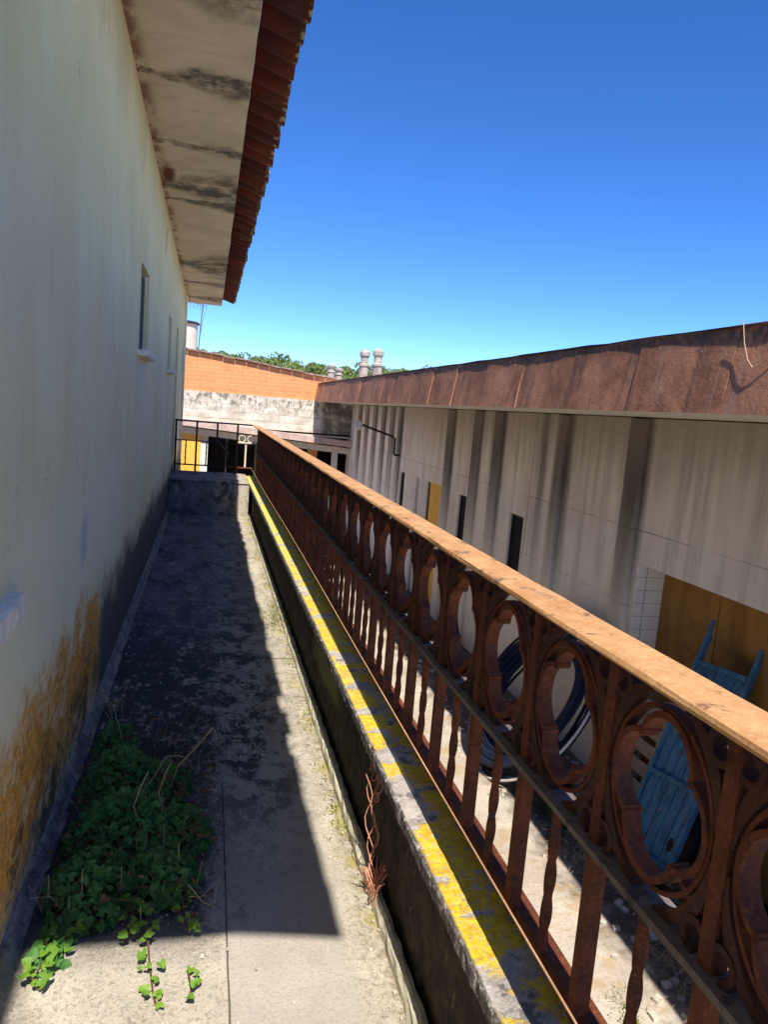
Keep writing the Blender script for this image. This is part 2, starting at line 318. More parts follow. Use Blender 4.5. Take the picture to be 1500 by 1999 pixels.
def mat_leaf(name, a, b, trans=0.25):
    t = NT(name, 0.55); oi = t.n('ShaderNodeObjectInfo')
    n = t.noise(24, 2); k = t.voro(14, out='Color'); x = t.n('ShaderNodeSeparateColor'); t.l(k, x.inputs[0])
    c = t.mix(x.outputs[0], a, b)
    t.put(t.b.inputs['Base Color'], c)
    if trans:
        tr = t.n('ShaderNodeBsdfTranslucent'); t.l(t.mix(0.5, c, (b[0] * 1.4, b[1] * 1.4, b[2] * .8)), tr.inputs[0])
        ms = t.n('ShaderNodeMixShader'); ms.inputs[0].default_value = trans
        t.l(t.b.outputs[0], ms.inputs[1]); t.l(tr.outputs[0], ms.inputs[2])
        t.l(ms.outputs[0], t.t.nodes['Material Output'].inputs[0])
    return t.m

def mat_tilewhite():
    t = NT('white_ceramic_tile', 0.35)
    g = None
    for v, p in ((t.Z, 0.12), (t.X, 0.24), (t.Y, 0.24)):
        q = t.m_('LESS_THAN', t.m_('FRACT', t.m_('DIVIDE', t.add(v, 10.033), p)), 0.035); g = q if g is None else t.mx(g, q)
    c = t.mix(g, t.mix(t.sm(t.noise(4, 4), .3, .7), (0.78, 0.77, 0.73), (0.88, 0.87, 0.83)), (0.3, 0.29, 0.28))
    return t.done(c, g, -0.3, 0.003)

def mat_door():
    t = NT('brown_sheet_door', 0.6)
    n = t.noise(1, 5, 0.6, t.vec(1, 5, 1.2)); m = t.noise(2.5, 5, 0.7)
    c = t.mix(t.sm(n, 0.35, 0.65), (0.25, 0.125, 0.03), (0.36, 0.19, 0.05))
    c = t.mix(t.mul(t.sm(m, 0.5, 0.7), 0.55), c, (0.12, 0.06, 0.02))
    return t.done(c, t.add(m, n), 0.25, 0.01)

MAT = dict(
    plaster=mat_plaster(), soffit=mat_soffit(), tile=mat_tile(), floor=mat_floor(), cap=mat_cap(), moss=mat_mossface(),
    rust=mat_rust('rusty_iron'), rustdark=mat_rust('dark_rusty_iron', (0.045, 0.018, 0.012), (0.09, 0.03, 0.017), (0.15, 0.055, 0.024)),
    rusttop=mat_rust('rusty_handrail', (0.46, 0.225, 0.095), (0.57, 0.33, 0.15), (0.68, 0.48, 0.25)),
    rustgrey=mat_rust('grey_rusty_iron', (0.13, 0.105, 0.1), (0.2, 0.17, 0.16), (0.22, 0.1, 0.055)),
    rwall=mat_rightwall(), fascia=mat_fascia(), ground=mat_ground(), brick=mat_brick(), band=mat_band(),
    yellow=mat_plain('yellow_paint', (0.85, 0.50, 0.08), 0.08, sc=4, da=0.1), white=mat_plain('white_paint', (0.72, 0.7, 0.66), 0.1, da=0.15),
    pink=mat_plain('pinkish_render', (0.55, 0.42, 0.38), 0.2, da=0.4), cream=mat_plain('cream_render', (0.7, 0.62, 0.52), 0.1, da=0.2),
    black=mat_plain('dark_iron', (0.03, 0.025, 0.025), 0.3, 0.7), inside=mat_plain('dark_interior', (0.05, 0.042, 0.036), 0.4, sc=2),
    concrete=mat_plain('rough_concrete', (0.42, 0.39, 0.34), 0.2, 0.92, sc=6, bump=0.5), wtile=mat_tilewhite(), door=mat_door(),
    sill=mat_plain('weathered_marble', (0.85, 0.80, 0.66), 0.12, 0.75, sc=9, da=0.3, bump=0.35),
    glass=mat_plain('dark_window_glass', (0.02, 0.022, 0.03), 0.2, 0.1, da=0), plaingrey=mat_plain('plain_grey', (0.17, 0.18, 0.16), 0.15, sc=5),
    blue=mat_plain('faded_blue_paint', (0.05, 0.155, 0.27), 0.35, 0.7, sc=7, dirt=(0.22, 0.2, 0.17), da=0.6, stretch=(3, 3, 0.6)),
    hose=mat_plain('dark_blue_pipe', (0.008, 0.014, 0.04), 0.3, 0.75, da=0.1, dirt=(0.12, 0.13, 0.15)), whitepipe=mat_plain('white_plastic_pipe', (0.65, 0.64, 0.6), 0.1, 0.5, da=0.2),
    dirtycon=mat_plain('dirty_mortar', (0.30, 0.27, 0.21), 0.4, 0.92, sc=9, da=0.8, dirt=(0.04, 0.04, 0.042), bump=0.6),
    edge=mat_plain('mossy_mortar', (0.52, 0.49, 0.38), 0.25, 0.92, sc=14, da=0.45, dirt=(0.2, 0.19, 0.08), bump=0.7),
    void=mat_plain('unlit_pane', (0.008, 0.008, 0.010), 0.2, 0.9, da=0),  # black sheet painted for the unlit room behind the workshop windows
    strandm=mat_plain('copper_orange', (0.62, 0.36, 0.2), 0.2, 0.5, da=0.1),
    wood=mat_plain('grey_wood', (0.4, 0.34, 0.27), 0.2, 0.85, sc=5, stretch=(1, 1, 8)), rubber=mat_plain('black_rubber', (0.02, 0.02, 0.02), 0.2, 0.8),
    terra=mat_plain('terracotta', (0.3, 0.1, 0.05), 0.25, 0.85, sc=12), bluebag=mat_plain('bright_blue_plastic', (0.03, 0.12, 0.6), 0.2, 0.4, da=0.1),
    pot=mat_plain('chimney_concrete', (0.42, 0.36, 0.31), 0.3, 0.9, sc=5, da=0.8, dirt=(0.25, 0.1, 0.06)),
    roofgrey=mat_plain('old_roof_tile', (0.32, 0.22, 0.18), 0.3, 0.9, sc=6, da=0.5),
    deadleaf=mat_leaf('dead_leaf', (0.12, 0.05, 0.025), (0.25, 0.13, 0.06), 0.1),
    ivy=mat_leaf('ivy_leaf', (0.05, 0.17, 0.04), (0.15, 0.34, 0.08), 0.3), ivysun=mat_leaf('sunlit_ivy_leaf', (0.12, 0.27, 0.03), (0.24, 0.42, 0.05), 0.3),  # sunlit runners get brighter leaf colours than the shaded ivy: sun painted in
    stem=mat_plain('brown_stem', (0.12, 0.07, 0.04), 0.3), straw=mat_plain('dry_straw', (0.42, 0.34, 0.2), 0.25, da=0.1),
    redstem=mat_plain('dried_red_stem', (0.58, 0.27, 0.18), 0.2, da=0.1), weed=mat_leaf('weed_leaf', (0.12, 0.18, 0.03), (0.3, 0.33, 0.08), 0.3),
    weeddark=mat_leaf('yard_weed_leaf', (0.03, 0.09, 0.025), (0.1, 0.18, 0.06), 0.25),
    tree=mat_leaf('hill_foliage', (0.09, 0.15, 0.035), (0.22, 0.27, 0.08), 0.2), hill=mat_plain('hill_ground', (0.07, 0.1, 0.035), 0.3, sc=0.3),
    lamp=mat_plain('lamp_glass', (0.72, 0.72, 0.7), 0.05, 0.4, da=0.1), cable=mat_plain('pale_cable', (0.5, 0.36, 0.26), 0.15, 0.6, da=0.1), debris=mat_plain('pale_debris', (0.5, 0.47, 0.4), 0.3))

# ------------------------------------------------------------------ mesh helper
class MB:
    def __init__(s): s.v = []; s.f = []
    def add(s, vs, fs):
        o = len(s.v); s.v += [tuple(p) for p in vs]; s.f += [tuple(i + o for i in q) for q in fs]; return s
    def box(s, x0, x1, y0, y1, z0, z1):
        return s.add([(x0, y0, z0), (x1, y0, z0), (x1, y1, z0), (x0, y1, z0), (x0, y0, z1), (x1, y0, z1), (x1, y1, z1), (x0, y1, z1)],
                     [(0, 3, 2, 1), (4, 5, 6, 7), (0, 1, 5, 4), (1, 2, 6, 5), (2, 3, 7, 6), (3, 0, 4, 7)])
    def quad(s, a, b, c, d): return s.add([a, b, c, d], [(0, 1, 2, 3)])
    def obox(s, c, ax, ay, az):     # centre and three half-axis vectors
        c, ax, ay, az = map(Vector, (c, ax, ay, az)); p = []
        for k in (-1, 1):
            for (i, j) in ((-1, -1), (1, -1), (1, 1), (-1, 1)): p.append(c + ax * i + ay * j + az * k)
        return s.add(p, [(0, 3, 2, 1), (4, 5, 6, 7), (0, 1, 5, 4), (1, 2, 6, 5), (2, 3, 7, 6), (3, 0, 4, 7)])
    def tube(s, pts, r, n=8, closed=False, caps=True, twist=0.0, rs=None, flat=None):
        pts = [Vector(p) for p in pts]; N = len(pts); rings = []; up = None
        for i, p in enumerate(pts):
            a = pts[(i - 1) % N] if (closed or i > 0) else p; b = pts[(i + 1) % N] if (closed or i < N - 1) else p
            t = (b - a).normalized()
            if up is None: up = Vector((0, 0, 1)) if abs(t.z) < .9 else Vector((0, 1, 0))
            u = t.cross(up).normalized(); up = u.cross(t).normalized(); rr = rs[i] if rs else r
            ring = []
            for k in range(n):
                an = 2 * math.pi * k / n + twist * i
                ring.append(p + (u * math.cos(an) * (flat or 1) + up * math.sin(an)) * rr)
            rings.append(ring)
        vs = [q for g in rings for q in g]; fs = []
        for i in range(N if closed else N - 1):
            j = (i + 1) % N
            for k in range(n): fs.append((i * n + k, i * n + (k + 1) % n, j * n + (k + 1) % n, j * n + k))
        if not closed and caps: fs.append(tuple(range(n - 1, -1, -1))); fs.append(tuple((N - 1) * n + k for k in range(n)))
        return s.add(vs, fs)
    def lathe(s, c, prof, n=20):     # profile (r, z) round a vertical axis at c
        vs = []; fs = []
        for (r, z) in prof:
            for k in range(n): a = 2 * math.pi * k / n; vs.append((c[0] + r * math.cos(a), c[1] + r * math.sin(a), c[2] + z))
        for i in range(len(prof) - 1):
            for k in range(n): fs.append((i * n + k, i * n + (k + 1) % n, (i + 1) * n + (k + 1) % n, (i + 1) * n + k))
        fs.append(tuple(range(n - 1, -1, -1))); fs.append(tuple((len(prof) - 1) * n + k for k in range(n)))
        return s.add(vs, fs)
    def loft(s, prof, ys, jit=0.0, seed=1, caps=True):   # closed (x,z) profile swept along Y with small irregularities
        r = random.Random(seed); n = len(prof); vs = []; fs = []
        for y in ys:
            for (x, z) in prof: vs.append((x + r.uniform(-jit, jit), y, z + r.uniform(-jit, jit)))
        for i in range(len(ys) - 1):
            for k in range(n): fs.append((i * n + k, (i + 1) * n + k, (i + 1) * n + (k + 1) % n, i * n + (k + 1) % n))
        if caps: fs.append(tuple(range(n))); fs.append(tuple((len(ys) - 1) * n + k for k in range(n - 1, -1, -1)))
        return s.add(vs, fs)
    def arcband(s, cy, cz, r, th, x0, x1, a0, a1, n=20, taper=None, ecc=1.0):   # flat bar bent to an arc in the YZ plane
        vs = []; fs = []
        for i in range(n + 1):
            t = i / n; a = R(a0 + (a1 - a0) * t); h = th * (taper(t) if taper else 1)
            for (rr, x) in ((r - h, x0), (r + h, x0), (r + h, x1), (r - h, x1)):
                vs.append((x, cy + rr * math.cos(a) * ecc, cz + rr * math.sin(a)))
        for i in range(n):
            for k in range(4): fs.append((i * 4 + k, i * 4 + (k + 1) % 4, (i + 1) * 4 + (k + 1) % 4, (i + 1) * 4 + k))
        fs.append((3, 2, 1, 0)); fs.append((n * 4, n * 4 + 1, n * 4 + 2, n * 4 + 3))
        return s.add(vs, fs)
    def ribbon(s, pts, ths, x0, x1):   # flat bar following a polyline in the YZ plane
        P = [Vector((0, a, b)) for a, b in pts]; vs = []; fs = []; n = len(P)
        for i, p in enumerate(P):
            t = (P[min(i + 1, n - 1)] - P[max(i - 1, 0)]).normalized(); q = Vector((0, -t.z, t.y)) * ths[i]
            for (d, x) in ((q, x0), (-q, x0), (-q, x1), (q, x1)): vs.append((x, p.y + d.y, p.z + d.z))
        for i in range(n - 1):
            for k in range(4): fs.append((i * 4 + k, i * 4 + (k + 1) % 4, (i + 1) * 4 + (k + 1) % 4, (i + 1) * 4 + k))
        fs.append((3, 2, 1, 0)); fs.append((n * 4 - 4, n * 4 - 3, n * 4 - 2, n * 4 - 1))
        return s.add(vs, fs)
    def build(s, name, mat, parent=None, bevel=0.0, smooth=False, **kw):
        me = bpy.data.meshes.new(name); off = Vector((0, 0, 0))
        if parent is not None:
            p = parent
            while p: off += p.location; p = p.parent
        elif s.v:
            xs, ys, zs = zip(*s.v); off = Vector(((min(xs) + max(xs)) / 2, (min(ys) + max(ys)) / 2, min(zs)))
        me.from_pydata([tuple(Vector(p) - off) for p in s.v], [], s.f)
        bm = bmesh.new(); bm.from_mesh(me); bmesh.ops.recalc_face_normals(bm, faces=bm.faces) if kw.pop('fixn', True) else None
        bm.to_mesh(me); bm.free()
        me.materials.append(MAT[mat])
        if smooth:
            for q in me.polygons: q.use_smooth = True
        o = bpy.data.objects.new(name, me); col.objects.link(o)
        if parent is not None: o.parent = parent
        else: o.location = off
        if bevel:
            b = o.modifiers.new('bevel', 'BEVEL'); b.width = bevel; b.segments = 2; b.limit_method = 'ANGLE'; b.angle_limit = R(40)
        for k, v in kw.items(): o[k] = v
        return o

def thing(name, loc, label, cat, group=None):
    o = bpy.data.objects.new(name, None); o.location = loc; o.empty_display_size = 0.2; col.objects.link(o)
    o['label'] = label; o['category'] = cat
    if group: o['group'] = group
    return o
def tag(o, label, cat, group=None):
    o['label'] = label; o['category'] = cat
    if group: o['group'] = group
    return o
def frange(a, b, st):
    n = max(1, int(round((b - a) / st))); return [a + (b - a) * i / n for i in range(n + 1)]

def wall_mesh(axis, p0, p1, a0, a1, z0, z1, holes):
    """wall slab between planes p0 and p1 of the given axis; holes are (a, b, z, z) openings through it"""
    mb = MB(); A = sorted(set([a0, a1] + [h[0] for h in holes] + [h[1] for h in holes])); Zs = sorted(set([z0, z1] + [h[2] for h in holes] + [h[3] for h in holes]))
    A = [v for v in A if a0 <= v <= a1]; Zs = [v for v in Zs if z0 <= v <= z1]
    def P(p, a, z): return (p, a, z) if axis == 'x' else (a, p, z)
    def inh(a, z): return any(h[0] < a < h[1] and h[2] < z < h[3] for h in holes)
    for i in range(len(A) - 1):
        for j in range(len(Zs) - 1):
            if inh((A[i] + A[i + 1]) / 2, (Zs[j] + Zs[j + 1]) / 2): continue
            for p in (p0, p1): mb.quad(P(p, A[i], Zs[j]), P(p, A[i + 1], Zs[j]), P(p, A[i + 1], Zs[j + 1]), P(p, A[i], Zs[j + 1]))
    for (a, b, c, d) in holes + [(a0, a1, z0, z1)]:
        for (q, r_, s1, s2) in (((a, c), (b, c), 0, 0), ((b, c), (b, d), 0, 0), ((b, d), (a, d), 0, 0), ((a, d), (a, c), 0, 0)):
            mb.quad(P(p0, *q), P(p0, *r_), P(p1, *r_), P(p1, *q))
    return mb

def leaf_at(mb, p, nrm, size, rot, r=rnd, fold=0.15):    # heart-shaped leaf of four faces
    nrm = Vector(nrm).normalized(); u = nrm.orthogonal().normalized(); u = Matrix.Rotation(rot, 3, nrm) @ u; v = nrm.cross(u)
    pts = [(0, -.15), (.42, -.5), (.62, -.05), (.35, .45), (0, .75), (-.35, .45), (-.62, -.05), (-.42, -.5)]
    vs = [Vector(p) + (u * a + v * b) * size + nrm * (abs(a) * fold * size * 2 - b * b * 0.15 * size) for a, b in pts]
    vs.append(Vector(p) + v * size * 0.1)
    mb.add(vs, [(8, 0, 1, 2), (8, 2, 3, 4), (8, 4, 5, 6), (8, 6, 7, 0)])
def blade(mb, p, h, lean, wd=0.004, n=4, r=rnd):
    p = Vector(p); a = r.uniform(0, 6.28); d = Vector((math.cos(a), math.sin(a), 0)) * lean; s = Vector((-math.sin(a), math.cos(a), 0)) * wd; vs = []
    for i in range(n + 1):
        t = i / n; q = p + d * t * t + Vector((0, 0, h * (t - 0.25 * t * t * (lean / max(h, .01))))); k = (1 - t * 0.85)
        vs += [q - s * k, q + s * k]
    mb.add(vs, [(2 * i, 2 * i + 1, 2 * i + 3, 2 * i + 2) for i in range(n)])

G = -3.3      # yard level
F = -1.6      # walkway level
# ------------------------------------------------------------------ ground, far terrain
g = MB().quad((-500, -60, G), (500, -60, G), (500, 800, G), (-500, 800, G)); g.build('ground', 'ground', kind='structure')
h = MB(); hx = frange(-150, 260, 4.0); r2 = random.Random(5)
def ridge(x): return 5.3 - 0.018 * (x - 6) + 0.8 * math.sin(x * 0.05) + 0.4 * math.sin(x * 0.17 + 1)
rows = [(85, 0), (100, .45), (112, .8), (125, 1.0), (150, 1.12), (200, .9), (260, 0)]
for (yy, k) in rows:
    for x in hx: h.v.append((x, yy + 2 * math.sin(x * .1), G - 0.3 + (ridge(x) - G) * k))
n = len(hx)
for i in range(len(rows) - 1):
    for j in range(n - 1): h.f.append((i * n + j, i * n + j + 1, (i + 1) * n + j + 1, (i + 1) * n + j))
h.build('hill', 'hill', kind='structure', smooth=True)
tr = MB(); rt = random.Random(11)
for k in range(520):
    x = rt.uniform(-12, 75); yy = rt.uniform(104, 128); base = G + (ridge(x) - G) * (0.45 + 0.55 * (yy - 100) / 25 if yy < 125 else 1.0)
    hh = rt.uniform(1.3, 2.5) * (1.3 if rt.random() < .1 else 1); rr = rt.uniform(.8, 1.7)
    for q in range(130):
        a = rt.uniform(0, 6.28); u = rt.uniform(-1, 1); rad = rr * (0.55 + 0.45 * rt.random() ** .5) * math.sqrt(max(0, 1 - u * u)) * (1 + .25 * math.sin(3 * a + k))
        p = Vector((x + rad * math.cos(a), yy + rad * math.sin(a), base + hh * (.5 + .5 * u) - 0.2)); s = rt.uniform(.12, .26)
        d1 = Vector((rt.uniform(-1, 1), rt.uniform(-1, 1), rt.uniform(-1, 1))).normalized(); d2 = d1.orthogonal()
        tr.add([p - d1 * s, p + d2 * s, p + d1 * s, p - d2 * s], [(0, 1, 2, 3)])
o = tr.build('woodland', 'tree', kind='stuff', fixn=False); tag(o, 'green wooded ridge rising behind the orange brick roof', 'woodland')

# ------------------------------------------------------------------ house on the left
WX = -0.49
house = thing('rendered_house', (-3.0, 7.0, G), 'long grey-green rendered house with a clay tiled eave along the walkway', 'house')
holes = [(0.9, 1.8, -0.56, 0.35), (5.45, 6.15, 0.29, 0.88), (8.97, 9.6, 0.29, 0.9), (10.95, 11.6, -0.9, 0.95), (13.3, 13.8, 0.4, 0.85), (7.86, 8.02, 1.38, 1.62)]
wm = wall_mesh('x', WX, WX - 0.28, -4.0, 15.1, G, 1.8, holes)
wm.box(-7, WX - 0.28, 14.82, 15.1, G, 1.8)
wm.box(-7, WX - 0.28, -4, -3.72, G, 1.8)
wm.build('wall', 'plaster', house)
sf = MB(); ys = frange(-0.31, 15.3, 0.25)
sf.loft([(WX - 0.3, 1.802), (0.145, 1.80), (0.15, 1.85), (WX - 0.3, 1.86)], ys, 0.003, 3)
sf.build('soffit', 'soffit', house)
def sill(name, y0, y1, z, out, th=0.045):
    m = MB(); m.box(WX - 0.1, WX + out, y0, y1, z - th, z)
    return m
wins = [(5.45, 6.15, .29, .88, 1), (8.97, 9.6, .29, .9, 1), (10.95, 11.6, -.9, .95, 0), (13.3, 13.8, .4, .85, 0), (0.9, 1.8, -.56, .35, 2)]
for (y0, y1, z0, z1, s) in wins:
    fr = MB(); X0, X1 = WX - 0.075, WX - 0.035; b = .04
    fr.box(X0, X1, y0, y0 + b, z0, z1).box(X0, X1, y1 - b, y1, z0, z1).box(X0, X1, y0 + b, y1 - b, z0, z0 + b).box(X0, X1, y0 + b, y1 - b, z1 - b, z1)
    wo_ = fr.build('window', 'plaingrey', house)
    MB().box(WX - .065, WX - .055, y0 + b, y1 - b, z0 + b, z1 - b).build('pane', 'plaingrey', wo_)  # grey panel added near flush, standing in for the shaded window recess
    if s == 1:
        sm_ = MB(); ext = 0.07
        sm_.loft([(WX - .15, z0 - .001), (WX + ext, z0 - .001), (WX + ext + .006, z0 - .02), (WX + ext, z0 - .045), (WX - .15, z0 - .045)], frange(y0 - .08, y1 + .1, .06), .003, 4)
        sm_.build('sill', 'sill', wo_, bevel=.008)
    if s == 2:
        sm_ = MB(); sm_.loft([(WX - .15, z0 - .001), (WX + .026, z0 - .001), (WX + .03, z0 - .01), (WX + .026, z0 - .075), (WX - .15, z0 - .07)], frange(y0 - .1, 2.12, .05), .004, 5)
        sm_.build('sill', 'sill', wo_)
# skirting fillet of mortar along the wall foot
fl = MB(); fl.loft([(WX - .01, F + .06), (WX + .012, F + .055), (WX + .025, F + .02), (WX + .045, F), (WX - .01, F - .02)], frange(0, 10.39, .12), .006, 8)
fl.build('skirting', 'dirtycon', house)
# drainpipe
dp = MB(); dp.tube([(WX + .02, 13.9, 1.75), (WX + .02, 13.9, 0.5), (WX + .02, 13.9, -1.13)], .018, 8); dp.build('drainpipe', 'sill', house)
# tiles: every tile is a curved slab with a rolled side
tl = MB(); pitch = 0.24; rt = random.Random(2)
yk = -0.47
while yk < 15.45:
    for row in range(3):
        x_lo = 0.40 - row * 0.36; x_hi = x_lo - 0.44; zt = 1.90 + row * 0.105 + rt.uniform(-.006, .006); dx = rt.uniform(-.014, .014) if row == 0 else 0
        prof = [(0, .036), (.02, .05), (.045, .048), (.065, .02), (.10, .0), (.15, -.006), (.20, .004), (.232, .03), (.25, .034)]
        vs = []
        for (xx, zz) in ((x_lo + dx, zt), (x_lo + dx - .02, zt + .004), (x_hi, zt + 0.13 - .006)):
            for (py, pz) in prof: vs.append((xx, yk + py, zz + pz + .018))
            for (py, pz) in prof: vs.append((xx, yk + py, zz + pz))
        m = len(prof); fs = []
        for i in range(2):
            for k in range(m - 1):
                a = i * 2 * m; b_ = (i + 1) * 2 * m
                fs.append((a + k, b_ + k, b_ + k + 1, a + k + 1)); fs.append((a + m + k, a + m + k + 1, b_ + m + k + 1, b_ + m + k))
            fs.append((i * 2 * m, i * 2 * m + m, (i + 1) * 2 * m + m, (i + 1) * 2 * m)); fs.append((i * 2 * m + m - 1, (i + 1) * 2 * m + m - 1, (i + 1) * 2 * m + 2 * m - 1, i * 2 * m + 2 * m - 1))
        for k in range(m - 1): fs.append((k, k + 1, m + k + 1, m + k))
        tl.add(vs, fs)
    yk += pitch
tl.build('roof_tiles', 'tile', house)
rf = MB(); rf.add([(-.6, -.31, 2.12), (-.6, 15.4, 2.12), (-7, 15.4, 4.0), (-7, -.31, 4.0), (-.6, -.31, 1.86), (-.6, 15.4, 1.86), (-7, 15.4, 1.86), (-7, -.31, 1.86)],
                  [(0, 1, 2, 3), (4, 5, 1, 0), (5, 6, 2, 1), (6, 7, 3, 2), (7, 4, 0, 3), (4, 7, 6, 5)])
rf.build('roof', 'tile', house)

# ------------------------------------------------------------------ walkway slab, landing, parapet
wk = MB()
nx, ny = 16, 160; rw = random.Random(4)
xs = [WX + .0 + (0.632 - WX) * i / nx for i in range(nx + 1)]; yy = [-6 + (10.4 + 6) * j / ny for j in range(ny + 1)]  # walkway and parapet run on unseen behind the camera, lengthened to bounce sunlight
vs = []
for y in yy:
    for x in xs:
        vs.append((x, y, F + 0.004 * math.sin(x * 9 + y * 2) + rw.uniform(-.0015, .0015) - (0.01 if x > .58 else 0)))
wk.add(vs, [(j * (nx + 1) + i, j * (nx + 1) + i + 1, (j + 1) * (nx + 1) + i + 1, (j + 1) * (nx + 1) + i) for j in range(ny) for i in range(nx)])
wk.box(WX, .632, -6, 10.4, G, F - .03)
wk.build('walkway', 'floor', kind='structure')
ld = MB(); ld.box(WX, .60, 10.4, 11.62, G, -1.152); ld.box(WX, .60, 10.385, 11.64, -1.149, -1.12)
ld.build('landing', 'floor', kind='structure', bevel=.01)
par = thing('parapet', (0.73, 5.0, G), 'low concrete parapet with yellow lichen on its cap under the iron railing', 'parapet')
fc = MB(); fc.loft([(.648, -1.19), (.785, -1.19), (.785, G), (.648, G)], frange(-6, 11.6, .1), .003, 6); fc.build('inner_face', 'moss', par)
cp = MB(); cp.loft([(.60, -1.153), (.606, -1.147), (.70, -1.143), (.78, -1.146), (.80, -1.15), (.806, -1.156), (.806, -1.19), (.80, -1.193), (.61, -1.193), (.60, -1.187)], [-6, -4, -2] + frange(-1, 11.62, .025), .0025, 7)
cp.build('capstone', 'cap', par)
bd = MB(); bd.loft([(.598, F + .02), (.604, F + .034), (.618, F + .042), (.632, F + .036), (.637, F - .06), (.596, F - .005)], frange(-1, 3.05, .06) + frange(3.06, 10.38, .06), .004, 9)
bd.build('drip_edge', 'edge', par)

# ------------------------------------------------------------------ iron railing along the parapet
rail = thing('iron_railing', (0.76, 5.5, -1.145), 'long rusty iron railing with a row of rings below its orange handrail', 'railing')
ZT, ZM, ZB = -0.352, -0.755, -1.118
ys = frange(-0.4, 11.42, .15)
tp = MB(); tp.loft([(.654, ZT - .016), (.650, ZT - .010), (.652, ZT - .003), (.660, ZT), (.738, ZT), (.745, ZT - .003), (.747, ZT - .010), (.743, ZT - .016)], ys, .0012, 12); tp.build('handrail', 'rusttop', rail)
ut = MB(); ut.loft([(.70, ZT - .04), (.70, ZT - .0175), (.74, ZT - .0175), (.74, ZT - .04)], ys, .0008, 13); ut.build('top_bar', 'rustdark', rail)
md = MB(); md.loft([(.708, ZM - .006), (.708, ZM + .006), (.772, ZM + .006), (.772, ZM - .006)], ys, .001, 14); md.build('middle_bar', 'rustgrey', rail)
bt = MB(); bt.loft([(.738, ZB - .006), (.738, ZB + .02), (.744, ZB + .02), (.744, ZB + .002), (.795, ZB + .002), (.795, ZB - .006)], ys, .0008, 15); bt.build('bottom_bar', 'rust', rail)
ft = MB()
def post_mb(y):
    m = MB(); z = frange(ZB + .003, ZT - .04, .05); w_ = .0145
    m.loft([(0, 0)] * 0 or [(.752 - w_, 0), (.752 + w_, 0)], [0], 0) if False else None
    for (z0, z1) in ((ZB + .003, ZM - .0065), (ZM + .0065, ZT - .041)): m.box(.752 - w_, .752 + w_, y - w_, y + w_, z0, z1)
    return m
def twist_mb(y):
    m = MB(); zz = frange(ZB + .003, ZM - .0065, .012)
    m.tube([(.752, y, z) for z in zz], .0125, 4, twist=0.24); return m
def ring_mb(y):
    m = MB(); zc = (ZT - .04 + ZM) / 2
    m.arcband(y, zc, .146, .004, .742, .764, 0, 360, 40, ecc=.9)
    for q in range(4):
        a0 = 8 + 90 * q; ca, sa = math.cos(R(a0)), math.sin(R(a0))
        m.arcband(y + .060 * ca * .9, zc + .060 * sa, .078, .005, .738, .770, a0 - 84, a0 + 84, 18, lambda t: .8 + .5 * math.sin(math.pi * t), ecc=.9)
    return m
def scroll_mb(y):
    m = MB(); zc = (ZT - .04 + ZM) / 2; hh = (ZT - .04 - ZM) / 2
    for sy in (-1, 1):
        for sz in (-1, 1):
            # leaf: leaves the post at mid height, widens, and curls under the ring
            pts = []; th = []
            for i in range(15):
                t = i / 14; a = t * 1.45
                py = .140 - .155 * (1 - math.cos(a)) * 0.82; pz = .02 + (hh - .03) * math.sin(a) ** .95
                pts.append((y + sy * py, zc + sz * pz)); th.append(.0028 + .0095 * math.sin(math.pi * min(1, t * 1.02)) ** 1.2)
            m.ribbon(pts, th, .740, .764)
            # small volute against the bar
            m.arcband(y + sy * .128, zc + sz * (hh - .036), .024, .0055, .738, .766, 90 if sz > 0 else -90, (90 + sy * 290) if sz > 0 else (-90 - sy * 290), 12)
    return m
y0 = 0.50; P = .3165; nb = 35
post0 = post_mb(0).build('post', 'rust', rail); tw0 = twist_mb(0).build('twisted_bar', 'rust', rail)
rg0 = ring_mb(0).build('ring', 'rust', rail); sc0 = scroll_mb(0).build('scroll', 'rustdark', rail)
for o, dy in ((post0, -.0), (tw0, P / 2), (rg0, P / 2), (sc0, P / 2)): o.location = (-.014, y0 + dy, 0)
rr = random.Random(3)
for k in range(1, nb):
    for o, dy in ((post0, 0), (tw0, P / 2), (rg0, P / 2), (sc0, P / 2)):
        if k == nb - 1 and o is not post0: continue
        c = o.copy(); col.objects.link(c); c.parent = rail; c.location = (-.014, y0 + dy + k * P, 0)
        if o is rg0: c.rotation_euler = (0, 0, 0)
tag(MB().tube([(.660 + .0003 * math.sin(y * 1.3), y, -1.0 - .006 * math.sin(y * .9)) for y in frange(-.3, 11.4, .3)], .0028, 5).build('strand', 'strandm'), 'thin bright wire stretched low along the inside of the long iron railing', 'strand')  # thin tube drawing the bright line beside the bottom bar
# short end railing turning to the house wall
er = thing('end_railing', (0.1, 11.45, -1.12), 'short dark railing with a broken bar closing the far end of the walkway', 'railing')
Y = 11.45
MB().box(WX + .01, .67, Y - .02, Y + .02, -.37, -.345).build('handrail', 'black', er)
MB().box(WX + .01, .72, Y - .012, Y + .012, -.655, -.64).build('middle_bar', 'black', er)
MB().box(WX + .01, .72, Y - .012, Y + .012, -1.02, -1.0).build('bottom_bar', 'rust', er)
for x in (-.46, -.16, .14, .44): MB().box(x - .014, x + .014, Y - .014, Y + .014, -1.118, -.37).build('post', 'black', er)
for x in (-.31, -.01, .29): MB().tube([(x, Y, z) for z in frange(-1.0, -.655, .03)], .011, 4, twist=.5).build('twisted_bar', 'black', er)
MB().box(.56, .585, Y - .012, Y + .012, -1.0, -.655).build('post', 'cream', er)
MB().box(.45, .72, Y - .018, Y + .018, -.638, -.618).build('middle_bar', 'cream', er)
